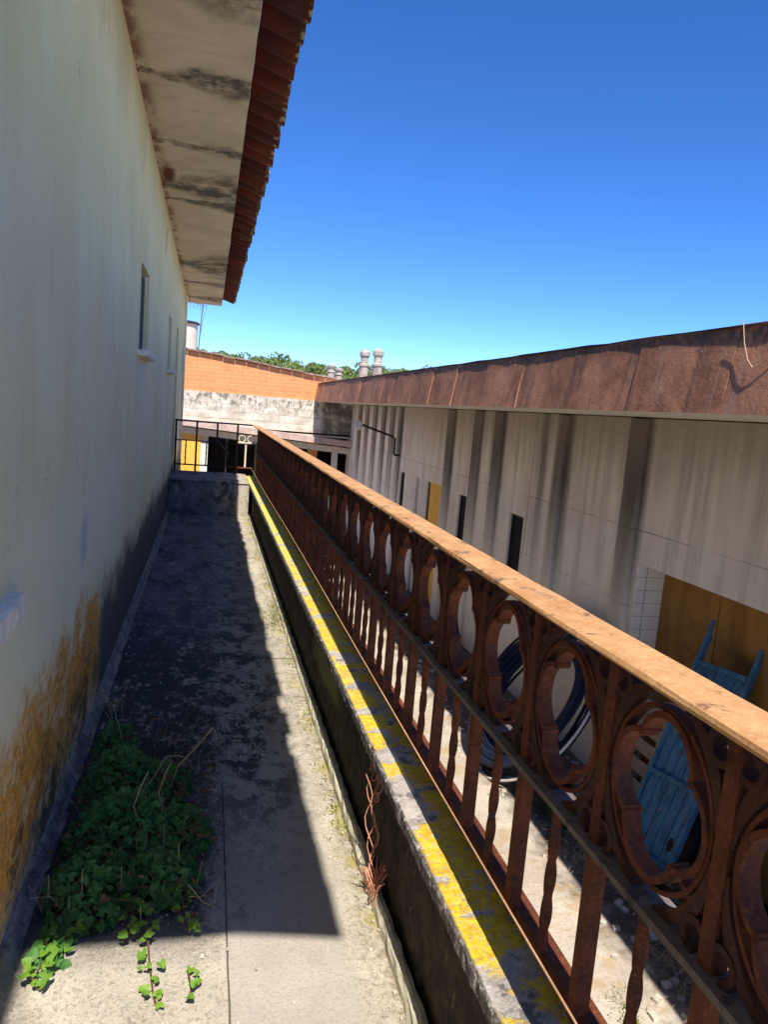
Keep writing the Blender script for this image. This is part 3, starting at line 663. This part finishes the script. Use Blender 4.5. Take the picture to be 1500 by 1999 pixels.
for x in (.51, .64):
    m = MB(); m.tube([(x + .05 * math.cos(a), Y, -.57 + .05 * math.sin(a)) for a in [i * math.pi / 8 for i in range(16)]], .008, 5, closed=True); m.build('ring', 'cream', er)
MB().tube([(.12, Y + .03, -.6), (.33, Y + .05, -.82)], .012, 5).build('broken_bar', 'rustgrey', er)

# ------------------------------------------------------------------ industrial building on the right
hall = thing('concrete_hall', (7.5, 8.0, G), 'long low concrete workshop with a deep rusty metal roof edge', 'workshop')
RX = 3.8
ops = [(2.6, 5.8, G, -1.15), (8.3, 8.72, -1.95, -1.13), (10.33, 10.72, -1.95, -1.14), (11.64, 13.21, G, -1.13), (14.0, 14.32, -1.95, -1.14)]
wall_mesh('x', RX, RX + .3, -4, 20, G, .14, ops).build('wall', 'rwall', hall)
rs = MB(); rs.loft([(2.78, .15), (2.84, .60), (12, .60), (12, .15)], frange(-4, 20.0, 2), 0); rs.build('roof', 'white', hall)  # top is unseen, made white to bounce sun onto the house wall
MB().box(11.7, 12, -4, 20, G, .15).box(4.1, 11.7, -4, -3.7, G, .15).box(4.1, 11.7, 19.7, 20, G, .15).build('back_wall', 'concrete', hall)
fa = MB(); rf_ = random.Random(6); fy = [-4]
while fy[-1] < 20: fy.append(fy[-1] + .95)
fy[-1] = 20.0
for i in range(len(fy) - 1):     # sheet by sheet, each a little out of plane
    a, b = fy[i] + .004, fy[i + 1] - .004; d0, d1 = rf_.uniform(0, .012), rf_.uniform(0, .012); n_ = 6
    vs = []
    for j in range(n_ + 1):
        y = a + (b - a) * j / n_; t = j / n_
        for q, z in enumerate((.145, .30, .47, .62)): vs.append((2.735 + (z - .145) * .15 + d0 * (1 - t) + d1 * t + rf_.uniform(-.002, .002), y, z + rf_.uniform(-.0015, .0015)))
    nb_ = len(vs); vs += [(x + .012, y, z) for x, y, z in vs]; fs = []
    for s_ in (0, nb_):
        for j in range(n_):
            for q in range(3): fs.append((s_ + j * 4 + q, s_ + j * 4 + 4 + q, s_ + j * 4 + 5 + q, s_ + j * 4 + 1 + q))
    for j in range(n_): fs.append((j * 4, nb_ + j * 4, nb_ + j * 4 + 4, j * 4 + 4)); fs.append((j * 4 + 3, nb_ + j * 4 + 3, nb_ + j * 4 + 7, j * 4 + 7))
    for e in (0, n_):
        for q in range(3): fs.append((e * 4 + q, e * 4 + q + 1, nb_ + e * 4 + q + 1, nb_ + e * 4 + q))
    fa.add(vs, fs)
fa.build('fascia', 'fascia', hall)
lp = MB(); lp.loft([(2.802, .622), (2.802, .634), (2.87, .638), (2.87, .624)], frange(-4, 20, .3), .004, 21); lp.build('roof_lip', 'rustdark', hall)
for y_ in (6.0, 7.5, 9.32, 10.13, 11.35, 14.62, 15.3, 16.1, 17.0, 17.9, 18.8):
    MB().box(RX - .045, RX + .002, y_ - .13, y_ + .13, G + .002, .135).build('pilaster', 'rwall', hall, bevel=.008)
# white tiled reveal of the big door and the brown door itself
pl = MB().box(RX + .004, RX + .29, 5.765, 5.797, G, -1.153); pl.build('tiled_jamb', 'wtile', hall)
d = MB(); 
for k in range(4):
    a = 2.6 + k * .8; d.box(RX + .27, RX + .31, a + .006, a + .794, G + .02, -1.1)
dd = d.build('door', 'door', hall, bevel=.004)
MB().box(RX + .25, RX + .27, 4.18, 4.22, G + .02, -1.16).build('door_post', 'rustdark', dd)
MB().box(RX + .24, RX + .27, 4.7, 4.74, -2.3, -2.15).build('handle', 'rustdark', dd)
MB().box(RX + .004, RX + .25, 13.17, 13.207, G, -1.135).build('tiled_jamb', 'wtile', hall)
w_ = MB().box(RX + .04, RX + .07, 12.55, 13.10, G, -1.137); w_.build('door', 'white', hall)
MB().box(RX + .05, RX + .08, 11.66, 12.40, G, -1.137).build('door', 'yellow', hall, label='ochre painted door panel in the tiled doorway')
for (a, b, z0, z1) in (ops[1], ops[2], ops[4]):
    f_ = MB(); f_.box(RX + .03, RX + .07, a, a + .03, z0, z1).box(RX + .03, RX + .07, b - .03, b, z0, z1).box(RX + .03, RX + .07, a + .03, b - .03, z1 - .03, z1).box(RX + .03, RX + .07, a + .03, b - .03, z0, z0 + .03)
    fo = f_.build('window', 'black', hall); MB().box(RX + .045, RX + .055, a + .03, b - .03, z0 + .03, z1 - .03).build('pane', 'void', fo)
# bracket lamp
lm = thing('bracket_lamp', (RX, 14.5, -.85), 'white lamp on a bent dark pipe arm reaching out from the workshop wall', 'lamp')
MB().tube([(RX, 14.5, -.83), (RX - .12, 14.5, -.83), (RX - .13, 14.5, -.8), (RX - .13, 14.5, -.5), (RX - .2, 14.5, -.46), (2.95, 14.5, -.27)], .022, 8).build('arm', 'black', lm)
MB().lathe((2.9, 14.5, -.36), [(.02, .16), (.05, .15), (.075, .1), (.09, .04), (.075, 0), (.03, -.02)], 16).build('lamp_glass', 'lamp', lm, smooth=True)
# cables hanging on the fascia
cb = MB(); cb.tube([(2.785, 3.56, .645), (2.781, 3.52, .52), (2.768, 3.46, .43), (2.762, 3.41, .39), (2.765, 3.36, .405), (2.768, 3.32, .43), (2.776, 3.25, .48), (2.786, 3.15, .56), (2.785, 3.1, .645)], .003, 6)
tag(cb.build('cable', 'cable'), 'pale loop of cable hanging over the near end of the rusty roof edge', 'cable')

# ------------------------------------------------------------------ building across the far end
end = thing('brick_building', (0, 24.0, G), 'orange brick building with a pale concrete beam across the far end', 'building')
YE = 20.0
wall_mesh('y', YE + .02, YE + .3, -6, 9, G, -.75, [(0.02, 3.77, G, -.8)]).build('wall', 'cream', end)
MB().box(-6, -.72, YE - .01, YE + .015, G, -1.0).build('wall_panel', 'plaingrey', end)
MB().box(-.70, -.17, YE - .05, YE + .015, G, -.9).build('yellow_pilaster', 'yellow', end)
MB().box(-.165, .018, YE - .03, YE + .015, G, -1.1).build('door_jamb', 'white', end)
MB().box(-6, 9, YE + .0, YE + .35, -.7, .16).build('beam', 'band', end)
bw = MB(); zl = lambda x: 1.11 - .108 * x
bw.add([(-6, YE + .03, .16), (9, YE + .03, .16), (9, YE + .03, zl(9)), (-6, YE + .03, zl(-6)), (-6, YE + .3, .16), (9, YE + .3, .16), (9, YE + .3, zl(9)), (-6, YE + .3, zl(-6))],
       [(0, 1, 2, 3), (5, 4, 7, 6), (0, 4, 5, 1), (3, 2, 6, 7), (0, 3, 7, 4), (1, 5, 6, 2)])
bw.build('brick_wall', 'brick', end)
rv = MB()
for i in range(50):
    x0 = -6 + i * .3; x1 = x0 + .29; ra = random.Random(i).uniform(-.012, .012)
    rv.add([(x0, YE - .07, zl(x0) + .012 + ra), (x1, YE - .07, zl(x1) + .012 + ra), (x1, YE + 9, zl(x1) + .05), (x0, YE + 9, zl(x0) + .05), (x0, YE - .07, zl(x0) + .05 + ra), (x1, YE - .07, zl(x1) + .05 + ra), (x1, YE + 9, zl(x1) + .09), (x0, YE + 9, zl(x0) + .09)],
           [(0, 3, 2, 1), (4, 5, 6, 7), (0, 1, 5, 4), (1, 2, 6, 5), (2, 3, 7, 6), (3, 0, 4, 7)])
rv.build('roof', 'roofgrey', end)
cn = MB(); zc = lambda x: -.62 - .062 * x
def slab(x0, x1, ya, yb, za, zb): cn.add([(x0, ya, zc(x0) + za), (x1, ya, zc(x1) + za), (x1, yb, zc(x1) + za), (x0, yb, zc(x0) + za), (x0, ya, zc(x0) + zb), (x1, ya, zc(x1) + zb), (x1, yb, zc(x1) + zb), (x0, yb, zc(x0) + zb)], [(0, 3, 2, 1), (4, 5, 6, 7), (0, 1, 5, 4), (1, 2, 6, 5), (2, 3, 7, 6), (3, 0, 4, 7)])
slab(-6, 3.79, YE - .32, YE - .003, -.16, 0); cn.build('cornice', 'pink', end)
cn = MB(); slab(-6, 3.79, YE - .12, YE - .003, -.36, -.2); cn.build('cornice', 'cream', end)
rm = MB(); rm.box(-1, 6, YE + 5, YE + 5.2, G, -.75).box(-1, -.8, YE + .3, YE + 5, G, -.75).box(6, 6.2, YE + .3, YE + 5, G, -.75).box(-1, 6, YE + .3, YE + 5, -.75, -.7); rm.build('room', 'inside', end)
MB().box(2.75, 3.0, YE + .6, YE + .85, G, -.76).build('brick_pillar', 'brick', end)
MB().box(3.35, 3.5, YE + .1, YE + .25, G, -1.03).build('white_post', 'white', end)
for x in (.5, 1.3, 2.2): MB().box(x, x + .05, YE + .9, YE + .95, G, -.76).build('post', 'plaingrey', end)
# chimneys, tank, antenna behind
def chimney(x, y, z0, z1, r_, label, name='chimney'):
    t_ = thing(name, (x, y, z0), label, 'chimney', 'chimneys on the roofs behind'); H = z1 - z0
    MB().lathe((x, y, z0), [(r_ * 1.0, 0), (r_ * .98, H * .62)], 16).build('shaft', 'pot', t_, smooth=False)
    MB().lathe((x, y, z0 + H * .62), [(r_ * .9, 0), (r_ * 1.18, .02), (r_ * 1.18, H * .05), (r_ * .85, H * .08), (r_ * .8, H * .2), (r_ * 1.1, H * .24), (r_ * 1.15, H * .32), (r_ * .6, H * .38)], 16).build('cap', 'concrete', t_)
    return t_
chimney(4.43, 22, .45, 1.80, .14, 'left one of the two tall round chimneys above the rusty roof edge')
chimney(4.75, 21.6, .45, 1.83, .15, 'right one of the two tall round chimneys above the rusty roof edge')
chimney(3.42, 21.8, .6, 1.27, .11, 'left one of the two small chimneys at the end of the brick roof')
chimney(3.72, 22.2, .6, 1.2, .12, 'right one of the two small chimneys at the end of the brick roof')
tk = thing('roof_tank', (-.72, 22, 1.0), 'pale round vent stack with a dark lid above the orange brick wall', 'vent stack')
MB().lathe((-.72, 22, 1.0), [(.31, 0), (.31, .2), (.30, .95), (.31, 1.0)], 24).build('shaft', 'cream', tk)
MB().lathe((-.72, 22, 2.0), [(.36, 0), (.37, .03), (.3, .07), (.1, .1)], 24).build('lid', 'black', tk)
an = thing('antenna', (-.38, 22, 1.3), 'thin metal television antenna beside the pale vent stack', 'antenna')
MB().tube([(-.38, 22, 1.2), (-.30, 22, 2.75)], .018, 6).build('mast', 'plaingrey', an)
bm_ = MB(); bm_.tube([(-.75, 21.9, 2.62), (-.2, 22.1, 2.55)], .01, 5)
for i in range(7): x = -.72 + i * .085; bm_.tube([(x, 21.9 + i * .03, 2.45), (x, 21.9 + i * .03, 2.78)], .007, 4)
bm_.tube([(-.33, 22, 1.8), (-.25, 22, 2.4)], .006, 4); bm_.build('dipoles', 'plaingrey', an)

# ------------------------------------------------------------------ things in the yard
coil = thing('pipe_coil', (2.9, 6.3, G), 'big coil of dark blue pipe leaning towards the workshop wall', 'pipe coil')
cc = Vector((3.15, 6.3, -2.59)); nx_ = Vector((-math.cos(.6), 0, math.sin(.6))); ua = Vector((0, 1, 0)); ub = nx_.cross(ua).normalized()
rc = random.Random(8); cm = MB()
for k in range(56):
    rr_ = .55 + .29 * ((k * 11) % 56) / 56; off = ((k % 5) - 2) * .03; e = rc.uniform(.96, 1.04); ph = rc.uniform(0, 6)
    cm.tube([cc + nx_ * (off + .02 * math.sin(2 * a + ph)) + ua * rr_ * math.cos(a) * e * (1 + .012 * math.sin(3 * a + k)) + ub * rr_ * math.sin(a) for a in [i * 2 * math.pi / 56 for i in range(56)]], .014, 6, closed=True)
cm.build('loops', 'hose', coil, smooth=True)
for a in (.6, 2.7, 4.4):
    tie = MB(); d_ = ua * math.cos(a) + ub * math.sin(a); c0 = cc + d_ * .69
    tie.tube([c0 + d_ * .19 * math.cos(b) + nx_ * .1 * math.sin(b) for b in [i * math.pi / 8 for i in range(16)]], .006, 4, closed=True)
    tie.build('tie', 'whitepipe', coil)
wp = MB(); wp.tube([cc - nx_ * .02 + ua * .875 * math.cos(a) + ub * .862 * math.sin(a) for a in [i * 2 * math.pi / 60 for i in range(60)]], .013, 8, closed=True)
tag(wp.build('white_hose', 'whitepipe', smooth=True), 'single loop of white pipe hugging the rim of the blue pipe coil', 'hose')

cart = thing('platform_cart', (3.6, 4.7, G), 'faded blue platform cart tipped up against the brown workshop door', 'cart')
bl, br, tL, tR = Vector((3.30, 4.80, -3.2)), Vector((3.47, 4.40, -3.2)), Vector((3.92, 4.92, -1.74)), Vector((3.97, 4.47, -1.72))
up_ = ((tL + tR) - (bl + br)).normalized(); wd_ = ((br - bl) + (tR - tL)).normalized(); nn_ = wd_.cross(up_).normalized()
dk = MB(); mid = (bl + br + tL + tR) / 4; H_ = ((tL + tR) / 2 - (bl + br) / 2).length / 2; W_ = .215
for k in range(5):
    c_ = mid + wd_ * (-W_ + W_ * 2 * (k + .5) / 5); dk.obox(c_, wd_ * (W_ / 5 - .003), up_ * H_, nn_ * .012)
dk.build('deck', 'blue', cart, bevel=.003)
fm = MB()
for s in (-1, 1):
    fm.obox(mid + wd_ * (W_ + .017) * s + up_ * .1, wd_ * .016, up_ * (H_ + .12), nn_ * .028)
for t_ in (-.95, -.2, .5, .97): fm.obox(mid + up_ * H_ * t_ + nn_ * .027, wd_ * W_, up_ * .02, nn_ * .014)
fm.build('frame', 'blue', cart, bevel=.004)
for s in (-1, 1):
    a = mid + up_ * (H_ + .2) + wd_ * (W_ + .017) * s
    MB().tube([a, a + up_ * .07 + wd_ * .02 * s, a + up_ * .13 - nn_ * .02 + wd_ * .03 * s], .018, 8).build('handle', 'blue', cart)
sgn = 1 if nn_.x > 0 else -1
for s in (-1, 1):
    c_ = bl * .5 + br * .5 + wd_ * (W_ * .8) * s + nn_ * sgn * .12 + up_ * .2; whl = MB()
    whl.tube([c_ + (up_ * math.cos(a) + nn_ * math.sin(a)) * .11 for a in [i * math.pi / 12 for i in range(24)]], .035, 8, closed=True); wh = whl.build('wheel', 'rubber', cart, smooth=True)
    MB().tube([c_ - wd_ * .02, c_ + wd_ * .02], .085, 16).build('rim', 'rustdark', wh)
plt = thing('wooden_pallet', (3.75, 5.35, G), 'weathered grey wooden pallet standing behind the blue cart', 'pallet')
pm = MB()
for k in range(6): pm.obox((3.72 + .045 * k, 5.28, G + .1 + .16 * k), (0, .36, 0), (.012, 0, .055), (.009, 0, -.002))
pm.build('slats', 'wood', plt, bevel=.004)
pm = MB()
for y_ in (4.98, 5.28, 5.58): pm.obox((3.87, y_, G + .5), (0, .03, 0), (.125, 0, .45), (.03, 0, -.008))
pm.build('bearers', 'wood', plt)
tag(MB().tube([(3.64, 4.22, G + .02), (3.98, 4.35, -2.35)], .015, 8).build('white_pole', 'whitepipe'), 'thin white pole leaning on the brown door right of the blue cart', 'pole')
tr_ = thing('car_tyre', (3.92, 4.3, G), 'black rubber tyre standing behind the white pole', 'tyre')
MB().tube([(3.9 + .03 * math.sin(a), 4.45 + .26 * math.cos(a), G + .33 + .26 * math.sin(a)) for a in [i * math.pi / 16 for i in range(32)]], .075, 10, closed=True).build('tread', 'rubber', tr_, smooth=True)
pt = thing('flower_pot', (3.5, 4.12, G), 'tipped terracotta pot on the soil beside the white pole', 'flower pot')
MB().lathe((3.5, 4.12, G), [(.07, 0), (.1, .16), (.115, .165), (.115, .19), (.1, .19), (.085, .1)], 18).build('pot', 'terra', pt)
bb = MB(); bb.lathe((3.6, 3.62, G), [(.045, 0), (.05, .02), (.05, .16), (.02, .2), (.018, .24)], 14)
tag(bb.build('plastic_bottle', 'bluebag', smooth=True), 'bright blue plastic bottle standing in the dry grass', 'bottle')

# ------------------------------------------------------------------ plants
def bush(name, cx, cy, rx, ry, zz, n, size, label, cat, mat, seed, hmax=.25, keep=None):
    r = random.Random(seed); t_ = thing(name, (cx, cy, zz), label, cat); L = MB(); S = MB()
    for i in range(n):
        a = r.uniform(0, 6.28); q = r.random() ** .6; x = cx + rx * q * math.cos(a); y = cy + ry * q * math.sin(a)
        if keep and not keep(x, y): continue
        z = zz + .01 + hmax * (1 - q ** 1.5) * r.uniform(.1, 1) * (0.7 + .5 * math.sin(x * 17 + y * 11)) + r.uniform(0, .03)
        leaf_at(L, (x, y, z), (r.uniform(-.7, .7), r.uniform(-1.0, .3), 1), size * r.uniform(.55, 1.15), r.uniform(0, 6.28), r)
        if i % 9 == 0: S.tube([(cx + (x - cx) * .3, cy + (y - cy) * .3, zz + .01), (cx + (x - cx) * .7, cy + (y - cy) * .7, z * .4 + zz * .6), (x, y, z)], .0025, 4)
    L.build('leaves', mat, t_, fixn=False); S.build('stems', 'stem', t_); return t_
ivy = thing('ivy', (-.2, 2.6, F), 'dark green ivy clump sprawling on the shaded walkway by the house wall', 'ivy')
L = MB(); S = MB(); r = random.Random(31)
for (bx, by, rx_, ry_, hh_, n_) in ((-.28, 2.3, .15, .2, .12, 420), (-.1, 2.32, .15, .14, .10, 360), (-.22, 2.6, .2, .22, .17, 560), (-.03, 2.58, .12, .16, .12, 240), (-.27, 2.95, .16, .22, .16, 420), (-.12, 2.95, .13, .15, .10, 200), (-.33, 3.3, .1, .18, .12, 160), (-.36, 2.05, .06, .1, .06, 60)):
    for k in range(int(n_ * 1.7)):
        a = r.uniform(0, 6.28); q = r.random() ** .55; x = max(-.45, bx + rx_ * q * math.cos(a)); y = by + ry_ * q * math.sin(a)
        z = F + .008 + hh_ * (1 - q ** 2) * r.uniform(.15, 1.0) + r.uniform(0, .02)
        leaf_at(L, (x, y, z), (r.uniform(-.8, .8), r.uniform(-1.1, .3), r.uniform(.5, 1)), .0225 * r.uniform(.4, 1.3), r.uniform(0, 6.28), r)
        if k % 7 == 0: S.tube([(bx + (x - bx) * .2, by + (y - by) * .2, F + .006), ((x + bx) / 2 + r.uniform(-.03, .03), (y + by) / 2, F + (z - F) * .7), (x, y, z)], .002, 4)
for k in range(420):
    x, y = r.uniform(-.44, .08), r.uniform(2.15, 3.35); a = r.uniform(0, 6.28); l = r.uniform(.05, .14); z = F + r.uniform(.004, .09)
    S.tube([(x, y, z), (x + l * .5 * math.cos(a), y + l * .5 * math.sin(a), z + r.uniform(-.01, .04)), (x + l * math.cos(a), y + l * math.sin(a), z + r.uniform(-.03, .03))], .0014, 3)
D = MB()
for k in range(330):
    x, y = r.uniform(-.44, .1), r.uniform(2.1, 3.5)
    leaf_at(D, (x, y, F + r.uniform(.01, .13)), (r.uniform(-1, 1), r.uniform(-1, 1), .6), .02 * r.uniform(.4, 1.2), r.uniform(0, 6), r, .4)
D.build('dead_leaves', 'deadleaf', ivy, fixn=False)
L.build('leaves', 'ivy', ivy, fixn=False); S.build('stems', 'stem', ivy)
def sprig(pts, label, mat='ivysun', size=.022, seed=1, per=6):
    r = random.Random(seed); p0 = pts[0]; t_ = thing('ivy_runner', (p0[0], p0[1], p0[2]), label, 'ivy', 'young ivy runners on the sunny floor'); L = MB(); S = MB()
    S.tube(pts, .003, 5)
    for i in range(len(pts) - 1):
        a, b = Vector(pts[i]), Vector(pts[i + 1])
        for k in range(per):
            p = a.lerp(b, r.random()) + Vector((r.uniform(-.03, .03), r.uniform(-.02, .02), r.uniform(.005, .03)))
            leaf_at(L, p, (r.uniform(-.4, .4), r.uniform(-.7, .2), 1), size * r.uniform(.6, 1.1), r.uniform(0, 6.28), r)
    L.build('leaves', mat, t_, fixn=False); S.build('stem', 'stem', t_)
sprig([(-.30, 2.14, F + .04), (-.34, 2.04, F + .03), (-.37, 1.98, F + .03), (-.385, 1.93, F + .03), (-.36, 1.90, F + .02)], 'bright green ivy runner nearest the house wall', seed=2, size=.026, per=5)
sprig([(-.16, 2.2, F + .05), (-.14, 2.08, F + .05), (-.17, 2.04, F + .03)], 'bright ivy shoot poking out of the clump into the sun', seed=3, per=7)
sprig([(-.09, 2.2, F + .04), (-.10, 2.06, F + .03), (-.09, 1.98, F + .02), (-.07, 1.86, F + .01), (-.06, 1.82, F + .01)], 'long ivy runner reaching furthest onto the sunny floor', seed=4, size=.021, per=6)
sprig([(-.0, 2.22, F + .04), (.0, 2.1, F + .03), (.02, 2.07, F + .02)], 'short ivy shoot at the right edge of the clump', seed=5, size=.02, per=9)
sprig([(.02, 1.92, F + .01), (.03, 1.86, F + .01), (.02, 1.82, F + .01)], 'tiny ivy sprig alone on the sunlit concrete', seed=6, size=.02, per=3)
dst = thing('dry_stalks', (-.1, 2.6, F), 'dry straw stalks sticking up out of the dark ivy clump', 'dry stalks'); r = random.Random(9)
m = MB(); m.tube([(-.08, 2.85, F + .05), (-.05, 2.8, F + .18), (.02, 2.78, F + .27), (.075, 2.8, F + .335), (.085, 2.81, F + .31), (.09, 2.8, F + .28)], .0033, 5); m.build('stalk', 'straw', dst)
for (a, b, c_) in (((-.1, 2.6, F + .05), (-.11, 2.62, F + .17), (-.07, 2.66, F + .27)), ((-.16, 2.5, F + .05), (-.19, 2.55, F + .16), (-.15, 2.62, F + .25)), ((-.3, 3.2, F + .05), (-.33, 3.3, F + .15), (-.37, 3.35, F + .22)), ((-.2, 2.8, F + .05), (-.1, 2.9, F + .17), (.0, 2.95, F + .12))):
    MB().tube([a, Vector(a).lerp(Vector(b), .5) + Vector((.01, 0, 0)), b, Vector(b).lerp(Vector(c_), .5) + Vector((0, .01, .01)), c_], .0024, 5).build('stalk', 'straw', dst)
st = MB()
for k in range(80):
    x, y = r.uniform(-.42, .12), r.uniform(2.1, 3.4); a = r.uniform(0, 6.28); l = r.uniform(.04, .13)
    st.tube([(x, y, F + r.uniform(.005, .12)), (x + l * .5 * math.cos(a), y + l * .5 * math.sin(a), F + r.uniform(.02, .16)), (x + l * math.cos(a), y + l * math.sin(a), F + r.uniform(.005, .13))], .0013, 3)
st.build('straw', 'straw', dst, kind='stuff')
# scattered litter at the far left of the walkway
lt_ = MB()
for k in range(420):
    y = 3.2 + 7 * r.random() ** 1.4; x = r.uniform(-.43, .3) if r.random() < .6 else r.uniform(-.44, -.36); s = r.uniform(.004, .013)
    leaf_at(lt_, (x, y, F + .006 + s * .4), (r.uniform(-1, 1), r.uniform(-1, 1), 1), s, r.uniform(0, 6))
for k in range(380):
    y = 1.2 + 9 * r.random() ** 2; x = r.choice((r.gauss(.56, .03), r.uniform(-.4, .55))); s_ = r.uniform(.0015, .005)
    if x < .6: lt_.obox((x, y, F + .006), (s_, 0, 0), (0, s_ * .8, 0), (0, 0, s_ * .7))
lt_.build('litter', 'debris', kind='stuff', fixn=False, label='dry leaf litter scattered on the shaded walkway', category='litter')
# moss and small weeds along the drip edge
def tuft(x, y, z, n, h_, label, seed, mat='weed', sp=.08, cat='weed', group=None, name='weed', yspread=None):
    r = random.Random(seed); m = MB()
    for k in range(n):
        px, py = x + r.gauss(0, sp * .45), y + (r.gauss(0, sp) if not yspread else r.choice((-1.9, -1.2, -.5, .3, 1.1, 2.0, 2.9)) * yspread + r.gauss(0, .16)); blade(m, (px, py, z), h_ * r.uniform(.4, 1), h_ * r.uniform(.2, .9), .003, 3, r)
        if k % 2 == 0: leaf_at(m, (px + r.uniform(-.02, .02), py, z + h_ * r.uniform(.2, .9)), (r.uniform(-1, 1), r.uniform(-1, 1), 1), h_ * .16, r.uniform(0, 6), r)
    return tag(m.build(name, mat, fixn=False), label, cat, group)
tuft(.575, 5.35, F, 160, .07, 'pale green weed growing at the drip edge halfway along the walkway', 41, sp=.16)
mo_ = tuft(.585, 5.2, F, 420, .03, 'patchy green moss scattered along the drip edge of the walkway', 42, sp=.07, cat='moss', yspread=1.3, name='moss'); mo_['kind'] = 'stuff'
tuft(-.40, 9.9, F, 50, .09, 'dry weed in the far corner below the house wall', 43, 'straw', sp=.1)
tuft(-.40, 3.75, F, 40, .1, 'dry tuft at the foot of the house wall beyond the ivy', 44, 'straw', sp=.06)
# dried curled red plant on the drip edge
rd = MB(); r = random.Random(12)
base = Vector((.605, 2.20, F + .02))
for k in range(4):
    pts = []; ph = r.uniform(0, 6); tx = r.uniform(-.03, .03)
    for i in range(14):
        t = i / 13; pts.append(base + Vector((tx * t + .012 * math.sin(t * 12 + ph), .10 * t + .015 * math.cos(t * 14 + ph), .38 * t * (1 - .06 * k))))
    rd.tube(pts, .0017, 5)
for (dy, dz, r_) in ((.07, .34, .03), (.13, .35, .026), (.14, .41, .034), (.08, .29, .018), (.09, .40, .022), (.17, .36, .018)):
    c_ = base + Vector((.01, dy, dz)); rd.tube([c_ + Vector((.3 * r_ * math.cos(a * 2), r_ * math.cos(a), r_ * math.sin(a))) for a in [i * math.pi / 7 for i in range(14)]], .0022, 5, closed=True)
for k in range(26):
    a = r.uniform(0, 6.28); l = r.uniform(.03, .09)
    rd.tube([base + Vector((r.uniform(-.02, .02), r.uniform(-.08, .05), -.01)), base + Vector((l * .6 * math.cos(a), l * math.sin(a) - .02, .03 + l * .7))], .002, 4)
tag(rd.build('dried_plant', 'redstem'), 'dried reddish plant with curled tips standing at the walkway edge', 'dried plant')
# yard weeds and dry grass
tuft(3.05, 5.35, G, 260, .26, 'green bushy weed in the yard below the blue pipe coil', 51, 'weeddark', sp=.13)
tuft(3.35, 4.55, G, 160, .2, 'dark green weed in the shade left of the blue cart', 52, 'weeddark', sp=.2)
tuft(3.3, 3.7, G, 120, .16, 'low weed in the shade beside the blue bottle', 53, 'weeddark', sp=.11)
tuft(2.5, 3.35, G, 60, .06, 'small pale weed on the sunlit strip of yard', 54, 'weed', sp=.1)
dg = MB(); r = random.Random(55)
for k in range(2600):
    x, y = r.uniform(2.85, 3.78), r.uniform(2.2, 5.6)
    if x < 2.95 + .15 * math.sin(y * 5): continue
    a = r.uniform(0, 6.28); l = r.uniform(.05, .22); z = G + r.uniform(.002, .05); d_ = Vector((math.cos(a), math.sin(a), r.uniform(-.1, .35))) * l; s = Vector((-math.sin(a), math.cos(a), 0)) * .0018; p = Vector((x, y, z)); c2 = p + d_ * .5 + Vector((0, 0, l * .15))
    dg.add([p - s, p + s, c2 + s, c2 - s, p + d_ + s * .3, p + d_ - s * .3], [(0, 1, 2, 3), (3, 2, 4, 5)])
dg.build('dry_grass', 'straw', kind='stuff', fixn=False, label='dead grass lying on the soil along the workshop wall', category='dry grass')
rb = MB(); r = random.Random(56)
for k in range(260):
    x, y = r.uniform(2.6, 3.78), r.uniform(2.2, 9.5); s = r.uniform(.006, .03); a = r.uniform(0, 3)
    rb.obox((x, y, G + s * .3), (s * math.cos(a), s * math.sin(a), 0), (-s * .7 * math.sin(a), s * .7 * math.cos(a), 0), (0, s * .1, s * .5))
rb.build('rubble', 'debris', kind='stuff', label='small stones and rubble on the yard soil', category='rubble')
